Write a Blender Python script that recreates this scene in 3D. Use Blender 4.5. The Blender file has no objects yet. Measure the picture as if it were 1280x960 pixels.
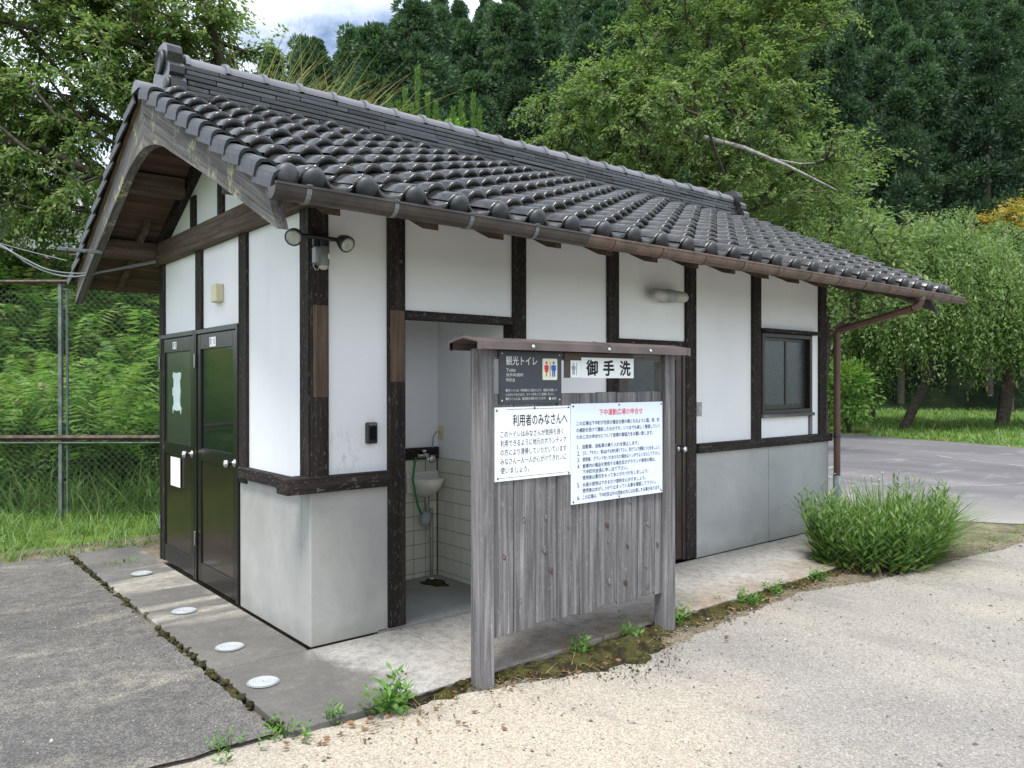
import bpy, math, random
import numpy as np
from mathutils import Matrix, Vector

R = math.radians
random.seed(7)
rng = np.random.default_rng(11)
scene = bpy.context.scene
COL = scene.collection

# ------------------------------------------------------------------ camera
YAW, PITCH, ROLL, FPX = 0.69119, -0.00281, -0.00115, 978.79
CAM = Vector((-1.9986, -4.2596, 1.55))
fwd = Vector((math.cos(PITCH) * math.sin(YAW), math.cos(PITCH) * math.cos(YAW), math.sin(PITCH)))
rgt = Vector((math.cos(YAW), -math.sin(YAW), 0))
upv = rgt.cross(fwd)
r2 = rgt * math.cos(ROLL) + upv * math.sin(ROLL)
u2 = upv * math.cos(ROLL) - rgt * math.sin(ROLL)
cd = bpy.data.cameras.new('camera')
cam = bpy.data.objects.new('camera', cd)
COL.objects.link(cam)
cd.sensor_width = 36.0
cd.lens = FPX / 1280 * 36.0
cd.clip_start = 0.05
cd.clip_end = 2000
cam.matrix_world = Matrix(((r2.x, u2.x, -fwd.x, CAM.x), (r2.y, u2.y, -fwd.y, CAM.y), (r2.z, u2.z, -fwd.z, CAM.z), (0, 0, 0, 1)))
scene.camera = cam

# ------------------------------------------------------------------ sky and sun (bright, mostly cloudy summer day)
SUN_EL, SUN_AZ = R(66), math.atan2(-0.62, -0.78)          # azimuth as direction (x, y) towards the sun
sun_dir = Vector((math.cos(SUN_EL) * math.cos(SUN_AZ), math.cos(SUN_EL) * math.sin(SUN_AZ), math.sin(SUN_EL)))
world = bpy.data.worlds.new('World')
scene.world = world
world.use_nodes = True
wn, wl = world.node_tree.nodes, world.node_tree.links
wn.clear()
w_out = wn.new('ShaderNodeOutputWorld')
w_bg = wn.new('ShaderNodeBackground')
w_bg.inputs['Strength'].default_value = 0.095
w_sky = wn.new('ShaderNodeTexSky')
w_sky.sky_type = 'NISHITA'
w_sky.sun_disc = False
w_sky.sun_elevation = SUN_EL
w_sky.sun_rotation = math.pi / 2 - SUN_AZ
w_sky.air_density = 1.0
w_sky.dust_density = 1.5
w_tc = wn.new('ShaderNodeTexCoord')
w_map = wn.new('ShaderNodeMapping')
w_map.inputs['Scale'].default_value = (1.0, 1.0, 1.9)
w_map.inputs['Location'].default_value = (9.4, 2.0, 4.0)
w_noise = wn.new('ShaderNodeTexNoise')
w_noise.inputs['Scale'].default_value = 2.6
w_noise.inputs['Detail'].default_value = 8
w_noise.inputs['Roughness'].default_value = 0.58
w_ramp = wn.new('ShaderNodeValToRGB')
w_ramp.color_ramp.elements[0].position = 0.36
w_ramp.color_ramp.elements[0].color = (0, 0, 0, 1)
w_ramp.color_ramp.elements[1].position = 0.52
w_ramp.color_ramp.elements[1].color = (1, 1, 1, 1)
w_noise2 = wn.new('ShaderNodeTexNoise')
w_noise2.inputs['Scale'].default_value = 5.0
w_noise2.inputs['Detail'].default_value = 6
w_cl = wn.new('ShaderNodeMixRGB')
w_cl.inputs[1].default_value = (6.9, 7.7, 9.0, 1)
w_cl.inputs[2].default_value = (10.6, 11.3, 12.4, 1)
w_mix = wn.new('ShaderNodeMixRGB')
wl.new(w_tc.outputs['Generated'], w_map.inputs['Vector'])
wl.new(w_map.outputs['Vector'], w_noise.inputs['Vector'])
wl.new(w_map.outputs['Vector'], w_noise2.inputs['Vector'])
wl.new(w_noise.outputs['Fac'], w_ramp.inputs['Fac'])
wl.new(w_noise2.outputs['Fac'], w_cl.inputs[0])
wl.new(w_ramp.outputs['Color'], w_mix.inputs[0])
wl.new(w_sky.outputs['Color'], w_mix.inputs[1])
wl.new(w_cl.outputs['Color'], w_mix.inputs[2])
wl.new(w_mix.outputs['Color'], w_bg.inputs['Color'])
wl.new(w_bg.outputs['Background'], w_out.inputs['Surface'])

sl = bpy.data.lights.new('sun', 'SUN')
sl.energy = 2.7
sl.angle = R(16)
sl.color = (1.0, 0.97, 0.93)
sun = bpy.data.objects.new('sun', sl)
COL.objects.link(sun)
sun.rotation_euler = (-sun_dir).to_track_quat('-Z', 'Y').to_euler()

scene.view_settings.view_transform = 'Standard'
scene.view_settings.look = 'None'
scene.view_settings.exposure = 0.98
scene.view_settings.gamma = 1.0
scene.view_settings.use_curve_mapping = False
scene.cycles.max_bounces = 8
scene.cycles.transparent_max_bounces = 6

# ------------------------------------------------------------------ materials
MATS = {}


class NT:
    def __init__(self, name):
        self.m = bpy.data.materials.new(name)
        self.m.use_nodes = True
        self.n = self.m.node_tree.nodes
        self.l = self.m.node_tree.links
        self.b = self.n['Principled BSDF']
        self.out = self.n['Material Output']

    def node(self, t, **kw):
        x = self.n.new(t)
        for k, v in kw.items():
            if hasattr(x, k):
                setattr(x, k, v)
            else:
                x.inputs[k].default_value = v
        return x

    def link(self, a, b):
        self.l.new(a, b)

    def coords(self, scale=(1, 1, 1), rand=0.0, kind='Object'):
        tc = self.node('ShaderNodeTexCoord')
        mp = self.node('ShaderNodeMapping')
        mp.inputs['Scale'].default_value = scale
        if rand:
            oi = self.node('ShaderNodeObjectInfo')
            ml = self.node('ShaderNodeMath', operation='MULTIPLY')
            ml.inputs[1].default_value = rand
            self.link(oi.outputs['Random'], ml.inputs[0])
            va = self.node('ShaderNodeVectorMath', operation='ADD')
            self.link(tc.outputs[kind], va.inputs[0])
            self.link(ml.outputs[0], va.inputs[1])
            self.link(va.outputs[0], mp.inputs['Vector'])
        else:
            self.link(tc.outputs[kind], mp.inputs['Vector'])
        return mp.outputs['Vector']

    def noise(self, vec, scale, detail=4, rough=0.55, dist=0.0):
        x = self.node('ShaderNodeTexNoise')
        x.inputs['Scale'].default_value = scale
        x.inputs['Detail'].default_value = detail
        x.inputs['Roughness'].default_value = rough
        x.inputs['Distortion'].default_value = dist
        if vec is not None:
            self.link(vec, x.inputs['Vector'])
        return x.outputs['Fac']

    def ramp(self, fac, stops):
        x = self.node('ShaderNodeValToRGB')
        e = x.color_ramp.elements
        while len(e) < len(stops):
            e.new(0.5)
        for i, (p, c) in enumerate(stops):
            e[i].position = p
            e[i].color = (c[0], c[1], c[2], 1) if not isinstance(c, (int, float)) else (c, c, c, 1)
        self.link(fac, x.inputs['Fac'])
        return x.outputs['Color']

    def mix(self, fac, a, b, mode='MIX'):
        x = self.node('ShaderNodeMixRGB', blend_type=mode)
        for i, v in ((0, fac), (1, a), (2, b)):
            if isinstance(v, (int, float)):
                x.inputs[i].default_value = v if i == 0 else (v, v, v, 1)
            elif isinstance(v, tuple):
                x.inputs[i].default_value = (v[0], v[1], v[2], 1)
            else:
                self.link(v, x.inputs[i])
        return x.outputs['Color']

    def bump(self, h, strength=0.3, dist=0.01):
        x = self.node('ShaderNodeBump')
        x.inputs['Strength'].default_value = strength
        x.inputs['Distance'].default_value = dist
        self.link(h, x.inputs['Height'])
        self.link(x.outputs['Normal'], self.b.inputs['Normal'])

    def set(self, color=None, rough=None, metal=None, spec=None):
        if color is not None:
            if isinstance(color, tuple):
                self.b.inputs['Base Color'].default_value = (color[0], color[1], color[2], 1)
            else:
                self.link(color, self.b.inputs['Base Color'])
        if rough is not None:
            if isinstance(rough, (int, float)):
                self.b.inputs['Roughness'].default_value = rough
            else:
                self.link(rough, self.b.inputs['Roughness'])
        if metal is not None:
            self.b.inputs['Metallic'].default_value = metal
        if spec is not None:
            self.b.inputs['Specular IOR Level'].default_value = spec
        return self.m


def plain(name, color, rough=0.5, metal=0.0, spec=0.5, var=0.25, scale=8.0, bump=0.0):
    t = NT(name)
    v = t.coords(rand=7.0)
    n = t.noise(v, scale, 5)
    c = t.ramp(n, [(0.3, tuple(x * (1 - var) for x in color)), (0.7, tuple(min(1, x * (1 + var)) for x in color))])
    if bump:
        t.bump(t.noise(v, scale * 6, 4), bump, 0.003)
    MATS[name] = t.set(c, rough, metal, spec)
    return MATS[name]


def wood(name, dark, mid, light, axis, rough=0.8, fleck=0.0, fleckcol=(0.3, 0.28, 0.26), grain=16, bump=0.5, extra=None, rotx=0.0):
    t = NT(name)
    sc = [grain, grain, grain]
    sc[axis] = 0.9
    v = t.coords(tuple(sc), rand=13.0)
    n = t.noise(v, 1.2, 7, 0.62, 0.7)
    if rotx:
        for x_ in t.n:
            if x_.type == 'MAPPING':
                x_.vector_type = 'TEXTURE'
                x_.inputs['Rotation'].default_value = (rotx, 0, 0)
                x_.inputs['Scale'].default_value = tuple(1 / q for q in sc)
    c = t.ramp(n, [(0.28, dark), (0.5, mid), (0.74, light)])
    sf = [90, 90, 90]
    sf[axis] = 2.4
    vf = t.coords(tuple(sf), rand=5.0)
    if rotx:
        mp_ = [x_ for x_ in t.n if x_.type == 'MAPPING'][-1]
        mp_.vector_type = 'TEXTURE'
        mp_.inputs['Rotation'].default_value = (rotx, 0, 0)
        mp_.inputs['Scale'].default_value = tuple(1 / q for q in sf)
    nf = t.noise(vf, 1.0, 4, 0.6)
    c = t.mix(t.ramp(nf, [(0.35, 0.55), (0.6, 0.0)]), c, dark)
    vb = t.coords((1, 1, 1), rand=3.0)
    nb = t.noise(vb, 2.2, 4)
    c = t.mix(t.ramp(nb, [(0.35, 0.35), (0.65, 0.0)]), c, tuple(x * 0.55 for x in mid))
    if fleck:
        kv = [75, 75, 75]
        kv[axis] = 26
        vk = t.coords(tuple(kv), rand=4.0)
        k = t.noise(vk, 1.0, 2, 0.7)
        c = t.mix(t.ramp(k, [(0.60, 0.0), (0.68, fleck)]), c, fleckcol)
    if extra:
        ve = t.coords((3, 3, 3), rand=9.0)
        ke = t.noise(ve, 1.6, 6, 0.65)
        vs = t.noise(t.coords((40, 40, 40)), 1.0, 3)
        msk = t.mix(1.0, t.ramp(ke, [(0.54, 0.0), (0.66, 0.8)]), t.ramp(vs, [(0.42, 0.0), (0.55, 1.0)]), 'MULTIPLY')
        c = t.mix(msk, c, extra)
    t.bump(nf, bump, 0.004)
    MATS[name] = t.set(c, rough, spec=0.25)
    return MATS[name]


for ax, an in ((0, 'x'), (1, 'y'), (2, 'z')):
    wood('dark_wood_' + an, (0.009, 0.007, 0.006), (0.024, 0.018, 0.0155), (0.070, 0.056, 0.048), ax, 0.8, 0.55, (0.19, 0.175, 0.16), bump=0.5)
    wood('brown_wood_' + an, (0.042, 0.030, 0.022), (0.110, 0.080, 0.058), (0.21, 0.165, 0.128), ax, 0.85, 0.2, (0.30, 0.26, 0.22), grain=22, bump=0.5)
    wood('grey_wood_' + an, (0.055, 0.053, 0.053), (0.175, 0.168, 0.168), (0.34, 0.33, 0.335), ax, 0.88, 0.18, (0.42, 0.41, 0.41), grain=24, bump=0.8)
wood('bare_wood', (0.035, 0.024, 0.018), (0.125, 0.085, 0.058), (0.25, 0.19, 0.145), 2, 0.8, 0.2, (0.02, 0.015, 0.012), grain=20, bump=0.4)
wood('barge_wood', (0.045, 0.043, 0.042), (0.155, 0.147, 0.138), (0.30, 0.285, 0.268), 1, 0.9, 0.15, extra=(0.46, 0.44, 0.27), grain=30, bump=1.0, rotx=0.446)
wood('barge_wood_far', (0.045, 0.043, 0.042), (0.155, 0.147, 0.138), (0.30, 0.285, 0.268), 1, 0.9, 0.15, extra=(0.46, 0.44, 0.27), grain=30, bump=1.0, rotx=-0.446)
wood('soffit_wood', (0.040, 0.026, 0.018), (0.100, 0.066, 0.045), (0.17, 0.12, 0.085), 0, 0.85, bump=0.3)
wood('eave_wood', (0.09, 0.055, 0.03), (0.20, 0.13, 0.075), (0.30, 0.21, 0.13), 1, 0.85, bump=0.4)


def mk_plaster():
    t = NT('plaster')
    v = t.coords()
    c = t.ramp(t.noise(v, 1.3, 5, 0.5), [(0.3, (0.74, 0.75, 0.765)), (0.7, (0.82, 0.825, 0.83))])
    st = t.noise(t.coords((5, 5, 0.8)), 1.0, 5, 0.6)
    c = t.mix(t.ramp(st, [(0.54, 0.0), (0.8, 0.16)]), c, (0.52, 0.50, 0.45))
    fs_ = t.noise(t.coords((60, 60, 1.6)), 1.0, 3, 0.6)
    c = t.mix(t.ramp(fs_, [(0.66, 0.0), (0.85, 0.05)]), c, (0.42, 0.40, 0.36))
    t.bump(t.noise(v, 130, 3), 0.08, 0.002)
    MATS['plaster'] = t.set(c, 0.9, spec=0.2)
    # panel with brownish scuffs low on its face
    t = NT('plaster_scuffed')
    v = t.coords()
    c = t.ramp(t.noise(v, 1.3, 5, 0.5), [(0.3, (0.75, 0.76, 0.775)), (0.7, (0.82, 0.825, 0.83))])
    tc = t.node('ShaderNodeTexCoord')
    d = t.node('ShaderNodeVectorMath', operation='DISTANCE')
    mp = t.node('ShaderNodeMapping')
    mp.inputs['Scale'].default_value = (1, 0.0, 1.0)
    t.link(tc.outputs['Object'], mp.inputs['Vector'])
    t.link(mp.outputs['Vector'], d.inputs[0])
    d.inputs[1].default_value = (0.24, 0, 1.13)
    near = t.ramp(d.outputs['Value'], [(0.05, 1.0), (0.19, 0.0)])
    sp = t.ramp(t.noise(t.coords((26, 26, 14)), 1.0, 6, 0.7), [(0.5, 0.0), (0.68, 0.55)])
    c = t.mix(t.mix(1.0, near, sp, 'MULTIPLY'), c, (0.36, 0.27, 0.24))
    t.bump(t.noise(v, 130, 3), 0.08, 0.002)
    MATS['plaster_scuffed'] = t.set(c, 0.9, spec=0.2)


mk_plaster()


def t_map(t, sock, a, b):
    m = t.node('ShaderNodeMapRange')
    m.inputs['From Min'].default_value = a
    m.inputs['From Max'].default_value = b
    t.link(sock, m.inputs['Value'])
    return m.outputs['Result']


def mk_concrete(name, a, b, stain=None, stain_amt=0.4, spot=0.3, rough=0.9, scale=1.6):
    t = NT(name)
    v = t.coords()
    n = t.noise(v, scale, 8, 0.62, 0.4)
    c = t.ramp(n, [(0.28, a), (0.72, b)])
    n2 = t.noise(t.coords((3, 3, 0.9)), 1.4, 6, 0.6)
    c = t.mix(t.ramp(n2, [(0.5, 0.0), (0.75, 0.28)]), c, tuple(x * 0.78 for x in a))
    if stain:
        n3 = t.noise(v, 1.1, 6, 0.6, 0.6)
        c = t.mix(t.ramp(n3, [(0.48, 0.0), (0.66, stain_amt)]), c, stain)
    if 'wall' in name or 'base' in name:
        sz_ = t.node('ShaderNodeSeparateXYZ')
        t.link(v, sz_.inputs[0])
        sm_ = t.node('ShaderNodeMath', operation='MULTIPLY_ADD')
        t.link(t.noise(v, 5, 6, 0.65), sm_.inputs[0])
        sm_.inputs[1].default_value = -0.22
        t.link(sz_.outputs['Z'], sm_.inputs[2])
        c = t.mix(t.ramp(t_map(t, sm_.outputs[0], -0.12, 0.02), [(0.0, 0.5), (0.5, 0.3), (1.0, 0.0)]), c, (0.20, 0.195, 0.17))
        pn = t.noise(v, 26, 5, 0.7)
        c = t.mix(t.ramp(pn, [(0.30, 0.5), (0.40, 0.0)]), c, tuple(x * 0.6 for x in a))
    fine = t.noise(v, 180, 3, 0.6)
    c = t.mix(t.ramp(fine, [(0.32, spot), (0.5, 0.0)]), c, tuple(x * 0.55 for x in a))
    t.bump(fine, 0.25, 0.003)
    MATS[name] = t.set(c, rough, spec=0.25)


mk_concrete('wall_concrete', (0.325, 0.325, 0.305), (0.425, 0.425, 0.40), (0.29, 0.29, 0.25), 0.5, 0.14)
mk_concrete('base_concrete', (0.33, 0.335, 0.325), (0.42, 0.425, 0.415), (0.46, 0.46, 0.445), 0.5, 0.10)
mk_concrete('apron_concrete', (0.33, 0.32, 0.295), (0.44, 0.43, 0.40), (0.30, 0.22, 0.13), 0.55, 0.3)
mk_concrete('dark_slab', (0.085, 0.085, 0.084), (0.155, 0.152, 0.146), (0.26, 0.245, 0.215), 0.65, 0.5)
mk_concrete('floor_concrete', (0.25, 0.25, 0.235), (0.34, 0.34, 0.32), (0.19, 0.18, 0.16), 0.5, 0.2)


def mk_ground():
    # sandy, worn aggregate forecourt
    t = NT('forecourt')
    v = t.coords()
    big = t.noise(v, 0.55, 5, 0.55, 0.5)
    base = t.ramp(big, [(0.32, (0.235, 0.231, 0.222)), (0.5, (0.30, 0.29, 0.27)), (0.68, (0.365, 0.345, 0.30))])
    # sand lies thick along the front left of the yard
    tc = t.node('ShaderNodeTexCoord')
    d = t.node('ShaderNodeVectorMath', operation='DISTANCE')
    d.inputs[1].default_value = (-0.15, -1.7, 0)
    mp = t.node('ShaderNodeMapping')
    mp.inputs['Scale'].default_value = (0.62, 1.0, 0)
    mp.inputs['Rotation'].default_value = (0, 0, 0)
    t.link(tc.outputs['Object'], mp.inputs['Vector'])
    t.link(mp.outputs['Vector'], d.inputs[0])
    wob = t.node('ShaderNodeMath', operation='ADD')
    t.link(d.outputs['Value'], wob.inputs[0])
    nz = t.node('ShaderNodeMath', operation='MULTIPLY')
    t.link(t.noise(v, 1.7, 6, 0.6), nz.inputs[0])
    nz.inputs[1].default_value = 1.1
    t.link(nz.outputs[0], wob.inputs[1])
    sand = t.ramp(wob.outputs[0], [(0.75, 1.0), (0.98, 0.45), (1.0, 0.35)])
    m2 = t.node('ShaderNodeMath', operation='DIVIDE')
    t.link(wob.outputs[0], m2.inputs[0])
    m2.inputs[1].default_value = 2.6
    sand = t.ramp(m2.outputs[0], [(0.40, 0.9), (0.72, 0.0)])
    c = t.mix(sand, base, (0.445, 0.40, 0.325))
    vor = t.node('ShaderNodeTexVoronoi')
    vor.inputs['Scale'].default_value = 150
    t.link(v, vor.inputs['Vector'])
    stone = t.ramp(vor.outputs['Color'], [(0.2, 0.0), (0.85, 1.0)])
    c = t.mix(0.5, c, t.mix(stone, tuple(x * 0.45 for x in (0.30, 0.28, 0.25)), (0.62, 0.58, 0.52)), 'OVERLAY')
    sp = t.noise(v, 95, 4, 0.75)
    c = t.mix(t.ramp(sp, [(0.34, 0.6), (0.46, 0.0)]), c, (0.10, 0.095, 0.09))
    c = t.mix(t.ramp(sp, [(0.56, 0.0), (0.68, 0.5)]), c, (0.60, 0.57, 0.51))
    trk = t.noise(t.coords((1.2, 0.35, 1)), 1.6, 5, 0.6)
    c = t.mix(t.ramp(trk, [(0.55, 0.0), (0.7, 0.45)]), c, (0.135, 0.13, 0.125))
    h = t.mix(0.5, vor.outputs['Distance'], sp)
    t.bump(h, 0.6, 0.008)
    MATS['forecourt'] = t.set(c, 0.92, spec=0.2)

    t = NT('old_asphalt')
    v = t.coords()
    n = t.noise(v, 0.9, 6, 0.6, 0.3)
    c = t.ramp(n, [(0.3, (0.105, 0.104, 0.102)), (0.6, (0.165, 0.161, 0.150)), (0.8, (0.25, 0.238, 0.205))])
    sd = t.noise(t.coords((0.8, 2.2, 1)), 1.25, 6, 0.6, 0.4)
    c = t.mix(t.ramp(sd, [(0.54, 0.0), (0.7, 0.75)]), c, (0.34, 0.31, 0.25))
    vor = t.node('ShaderNodeTexVoronoi')
    vor.inputs['Scale'].default_value = 150
    t.link(v, vor.inputs['Vector'])
    st = t.ramp(vor.outputs['Color'], [(0.25, 0.0), (0.9, 1.0)])
    c = t.mix(0.55, c, t.mix(st, (0.10, 0.10, 0.10), (0.80, 0.78, 0.74)), 'OVERLAY')
    sp = t.noise(v, 95, 4, 0.75)
    c = t.mix(t.ramp(sp, [(0.34, 0.8), (0.46, 0.0)]), c, (0.028, 0.028, 0.028))
    c = t.mix(t.ramp(sp, [(0.57, 0.0), (0.7, 0.45)]), c, (0.36, 0.35, 0.33))
    mid = t.noise(v, 11, 6, 0.7)
    c = t.mix(t.ramp(mid, [(0.4, 0.4), (0.55, 0.0)]), c, (0.045, 0.045, 0.045))
    t.bump(t.mix(0.5, vor.outputs['Distance'], sp), 0.6, 0.007)
    MATS['old_asphalt'] = t.set(c, 0.9, spec=0.25)

    t = NT('road_asphalt')
    v = t.coords()
    n = t.noise(t.coords((0.5, 0.14, 1)), 1.5, 6, 0.6, 0.3)
    c = t.ramp(n, [(0.3, (0.085, 0.083, 0.088)), (0.62, (0.145, 0.14, 0.145)), (0.85, (0.25, 0.245, 0.24))])
    sx = t.node('ShaderNodeSeparateXYZ')
    t.link(v, sx.inputs[0])
    ex = t.node('ShaderNodeMath', operation='MULTIPLY_ADD')
    t.link(t.noise(v, 0.9, 5, 0.6), ex.inputs[0])
    ex.inputs[1].default_value = 2.5
    t.link(sx.outputs['X'], ex.inputs[2])
    c = t.mix(t.ramp(t_map(t, ex.outputs[0], 7.6, 11.5), [(0.0, 0.85), (1.0, 0.0)]), c, (0.36, 0.345, 0.31))
    pt_ = t.noise(t.coords((0.35, 0.9, 1)), 2.4, 6, 0.65, 0.5)
    c = t.mix(t.ramp(pt_, [(0.56, 0.0), (0.7, 0.5)]), c, (0.27, 0.265, 0.26))
    sp = t.noise(v, 40, 4, 0.7)
    c = t.mix(t.ramp(sp, [(0.6, 0.0), (0.75, 0.5)]), c, (0.28, 0.27, 0.25))
    t.bump(sp, 0.3, 0.006)
    MATS['road_asphalt'] = t.set(c, 0.88, spec=0.3)

    t = NT('meadow')
    v = t.coords()
    n = t.noise(v, 0.35, 6, 0.6)
    c = t.ramp(n, [(0.3, (0.055, 0.10, 0.02)), (0.6, (0.12, 0.18, 0.035)), (0.8, (0.17, 0.20, 0.06))])
    n2 = t.noise(v, 6, 5, 0.7)
    c = t.mix(t.ramp(n2, [(0.35, 0.6), (0.55, 0.0)]), c, (0.03, 0.05, 0.012))
    t.bump(n2, 0.8, 0.05)
    MATS['meadow'] = t.set(c, 0.95, spec=0.1)

    t = NT('forest_floor')
    v = t.coords()
    n = t.noise(v, 0.8, 7, 0.7)
    c = t.ramp(n, [(0.3, (0.008, 0.016, 0.008)), (0.55, (0.02, 0.038, 0.015)), (0.75, (0.045, 0.07, 0.025))])
    t.bump(t.noise(v, 4, 5, 0.7), 1.0, 0.3)
    MATS['forest_floor'] = t.set(c, 0.95, spec=0.1)

    t = NT('soil')
    v = t.coords()
    n = t.noise(v, 3.0, 7, 0.7)
    c = t.ramp(n, [(0.3, (0.035, 0.028, 0.02)), (0.55, (0.085, 0.07, 0.05)), (0.75, (0.16, 0.14, 0.10))])
    t.bump(t.noise(v, 40, 5, 0.7), 0.8, 0.02)
    MATS['soil'] = t.set(c, 0.95, spec=0.1)

    t = NT('dusty_soil')
    v = t.coords()
    n = t.noise(v, 3.0, 7, 0.7)
    c = t.ramp(n, [(0.3, (0.09, 0.075, 0.055)), (0.5, (0.19, 0.165, 0.12)), (0.72, (0.33, 0.29, 0.21))])
    sp = t.noise(v, 45, 5, 0.75)
    c = t.mix(t.ramp(sp, [(0.36, 0.7), (0.5, 0.0)]), c, (0.05, 0.042, 0.03))
    t.bump(sp, 0.9, 0.02)
    MATS['dusty_soil'] = t.set(c, 0.95, spec=0.1)

    t = NT('moss')
    v = t.coords()
    n = t.noise(v, 7.0, 6, 0.7)
    c = t.ramp(n, [(0.34, (0.016, 0.013, 0.010)), (0.47, (0.038, 0.032, 0.018)), (0.56, (0.080, 0.080, 0.022)), (0.66, (0.06, 0.05, 0.03)), (0.78, (0.16, 0.14, 0.09))])
    n2 = t.noise(v, 90, 4, 0.7)
    c = t.mix(t.ramp(n2, [(0.35, 0.7), (0.5, 0.0)]), c, (0.012, 0.011, 0.008))
    t.bump(n2, 1.0, 0.015)
    MATS['moss'] = t.set(c, 0.95, spec=0.1)


mk_ground()


def mk_tile(name, a, b, rough=0.3, spec=0.6):
    t = NT(name)
    oi = t.node('ShaderNodeObjectInfo')
    v = t.coords(rand=9.0)
    c = t.ramp(oi.outputs['Random'], [(0.0, a), (0.5, tuple((x + y) / 2 for x, y in zip(a, b))), (1.0, b)])
    n = t.noise(v, 14, 6, 0.65)
    c = t.mix(t.ramp(n, [(0.50, 0.0), (0.72, 0.5)]), c, (0.10, 0.092, 0.078))
    rr = t.ramp(t.noise(v, 9, 5, 0.6), [(0.3, rough * 0.75), (0.62, rough * 1.5), (0.8, min(1, rough * 3.2))])
    t.bump(t.noise(v, 60, 4), 0.08, 0.002)
    MATS[name] = t.set(c, rr, spec=spec)


mk_tile('roof_tile', (0.009, 0.009, 0.0095), (0.027, 0.025, 0.0245), 0.17, 0.6)
mk_tile('ridge_tile', (0.115, 0.116, 0.130), (0.150, 0.152, 0.168), 0.36, 0.6)
mk_tile('slate_course', (0.014, 0.016, 0.018), (0.055, 0.064, 0.072), 0.36, 0.5)
plain('cap_tile', (0.040, 0.043, 0.047), 0.5, 0, 0.5, 0.35, 20, 0.1)
plain('gutter_brown', (0.045, 0.036, 0.031), 0.42, 0, 0.5, 0.5, 6, 0.05)
plain('gutter_copper', (0.115, 0.076, 0.058), 0.5, 0, 0.5, 0.45, 9, 0.08)
plain('downpipe_brown', (0.125, 0.062, 0.048), 0.45, 0, 0.5, 0.25, 5)
plain('galvanised', (0.42, 0.45, 0.46), 0.45, 0.6, 0.5, 0.25, 12)
plain('lead_strap', (0.15, 0.165, 0.175), 0.5, 0.3, 0.5, 0.2, 12)
plain('chrome', (0.62, 0.62, 0.62), 0.18, 1.0, 0.5, 0.1, 8)
plain('bronze_frame', (0.009, 0.008, 0.007), 0.28, 0.2, 0.5, 0.2, 4)
plain('bronze_panel', (0.026, 0.017, 0.012), 0.16, 0.2, 0.5, 0.25, 3)
plain('door_glass', (0.006, 0.013, 0.010), 0.06, 0, 0.55, 0.15, 3)
plain('door_dull', (0.028, 0.042, 0.028), 0.22, 0, 0.6, 0.2, 3)
plain('brown_metal', (0.048, 0.033, 0.029), 0.40, 0.2, 0.5, 0.25, 6, 0.05)
plain('cap_metal', (0.105, 0.080, 0.076), 0.42, 0.15, 0.5, 0.25, 7, 0.05)
plain('frosted_glass', (0.030, 0.046, 0.048), 0.22, 0, 0.5, 0.2, 30, 0.5)
plain('window_frame', (0.022, 0.018, 0.017), 0.4, 0.2, 0.5, 0.2, 6)
plain('ceramic', (0.66, 0.64, 0.58), 0.18, 0, 0.5, 0.06, 3)
plain('wall_tile', (0.60, 0.60, 0.50), 0.25, 0, 0.5, 0.06, 2)
plain('grout', (0.10, 0.10, 0.085), 0.9, 0, 0.2, 0.2, 20)
plain('steel_pipe', (0.35, 0.36, 0.36), 0.35, 0.8, 0.5, 0.2, 10)
plain('green_hose', (0.01, 0.20, 0.045), 0.4, 0, 0.5, 0.2, 8)
plain('cream_plastic', (0.62, 0.58, 0.38), 0.45, 0, 0.4, 0.05, 5)
plain('grey_plastic', (0.30, 0.32, 0.32), 0.45, 0, 0.4, 0.1, 5)
plain('black_plastic', (0.022, 0.025, 0.027), 0.4, 0, 0.5, 0.2, 8)
plain('sensor_grey', (0.17, 0.18, 0.175), 0.4, 0.3, 0.5, 0.1, 5)
plain('lamp_lens', (0.40, 0.43, 0.40), 0.12, 0, 0.6, 0.2, 25, 0.3)
plain('milky_plastic', (0.42, 0.41, 0.38), 0.35, 0, 0.5, 0.1, 5)
plain('white_cover', (0.43, 0.455, 0.47), 0.5, 0, 0.4, 0.14, 26)
plain('cover_base', (0.17, 0.18, 0.185), 0.6, 0, 0.3, 0.15, 20)
plain('cover_groove', (0.25, 0.27, 0.28), 0.7, 0, 0.3, 0.1, 20)
plain('paper', (0.80, 0.81, 0.82), 0.8, 0, 0.2, 0.03, 5)
plain('tape_residue', (0.50, 0.60, 0.58), 0.5, 0, 0.3, 0.12, 18)
plain('sign_white', (0.80, 0.84, 0.85), 0.4, 0, 0.4, 0.015, 3)
plain('sign_blue_white', (0.66, 0.73, 0.87), 0.4, 0, 0.4, 0.02, 3)
plain('sign_slate', (0.045, 0.052, 0.064), 0.45, 0, 0.4, 0.08, 5)
plain('sign_brown', (0.070, 0.052, 0.046), 0.5, 0, 0.4, 0.15, 5)
plain('sign_cream', (0.78, 0.77, 0.62), 0.5, 0, 0.3, 0.02, 5)
plain('print_black', (0.012, 0.013, 0.015), 0.6, 0, 0.3, 0.1, 5)
plain('print_ink', (0.045, 0.05, 0.06), 0.6, 0, 0.3, 0.2, 8)
plain('print_white', (0.72, 0.73, 0.70), 0.6, 0, 0.3, 0.02, 5)
plain('print_red', (0.62, 0.05, 0.04), 0.6, 0, 0.3, 0.1, 5)
plain('print_blue', (0.045, 0.13, 0.42), 0.6, 0, 0.3, 0.1, 5)
plain('rusty_steel', (0.085, 0.06, 0.05), 0.75, 0.3, 0.4, 0.6, 14, 0.2)
plain('fence_steel', (0.13, 0.155, 0.15), 0.6, 0.4, 0.4, 0.4, 9)
plain('fence_wire', (0.10, 0.12, 0.115), 0.55, 0.5, 0.4, 0.2, 5)
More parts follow.
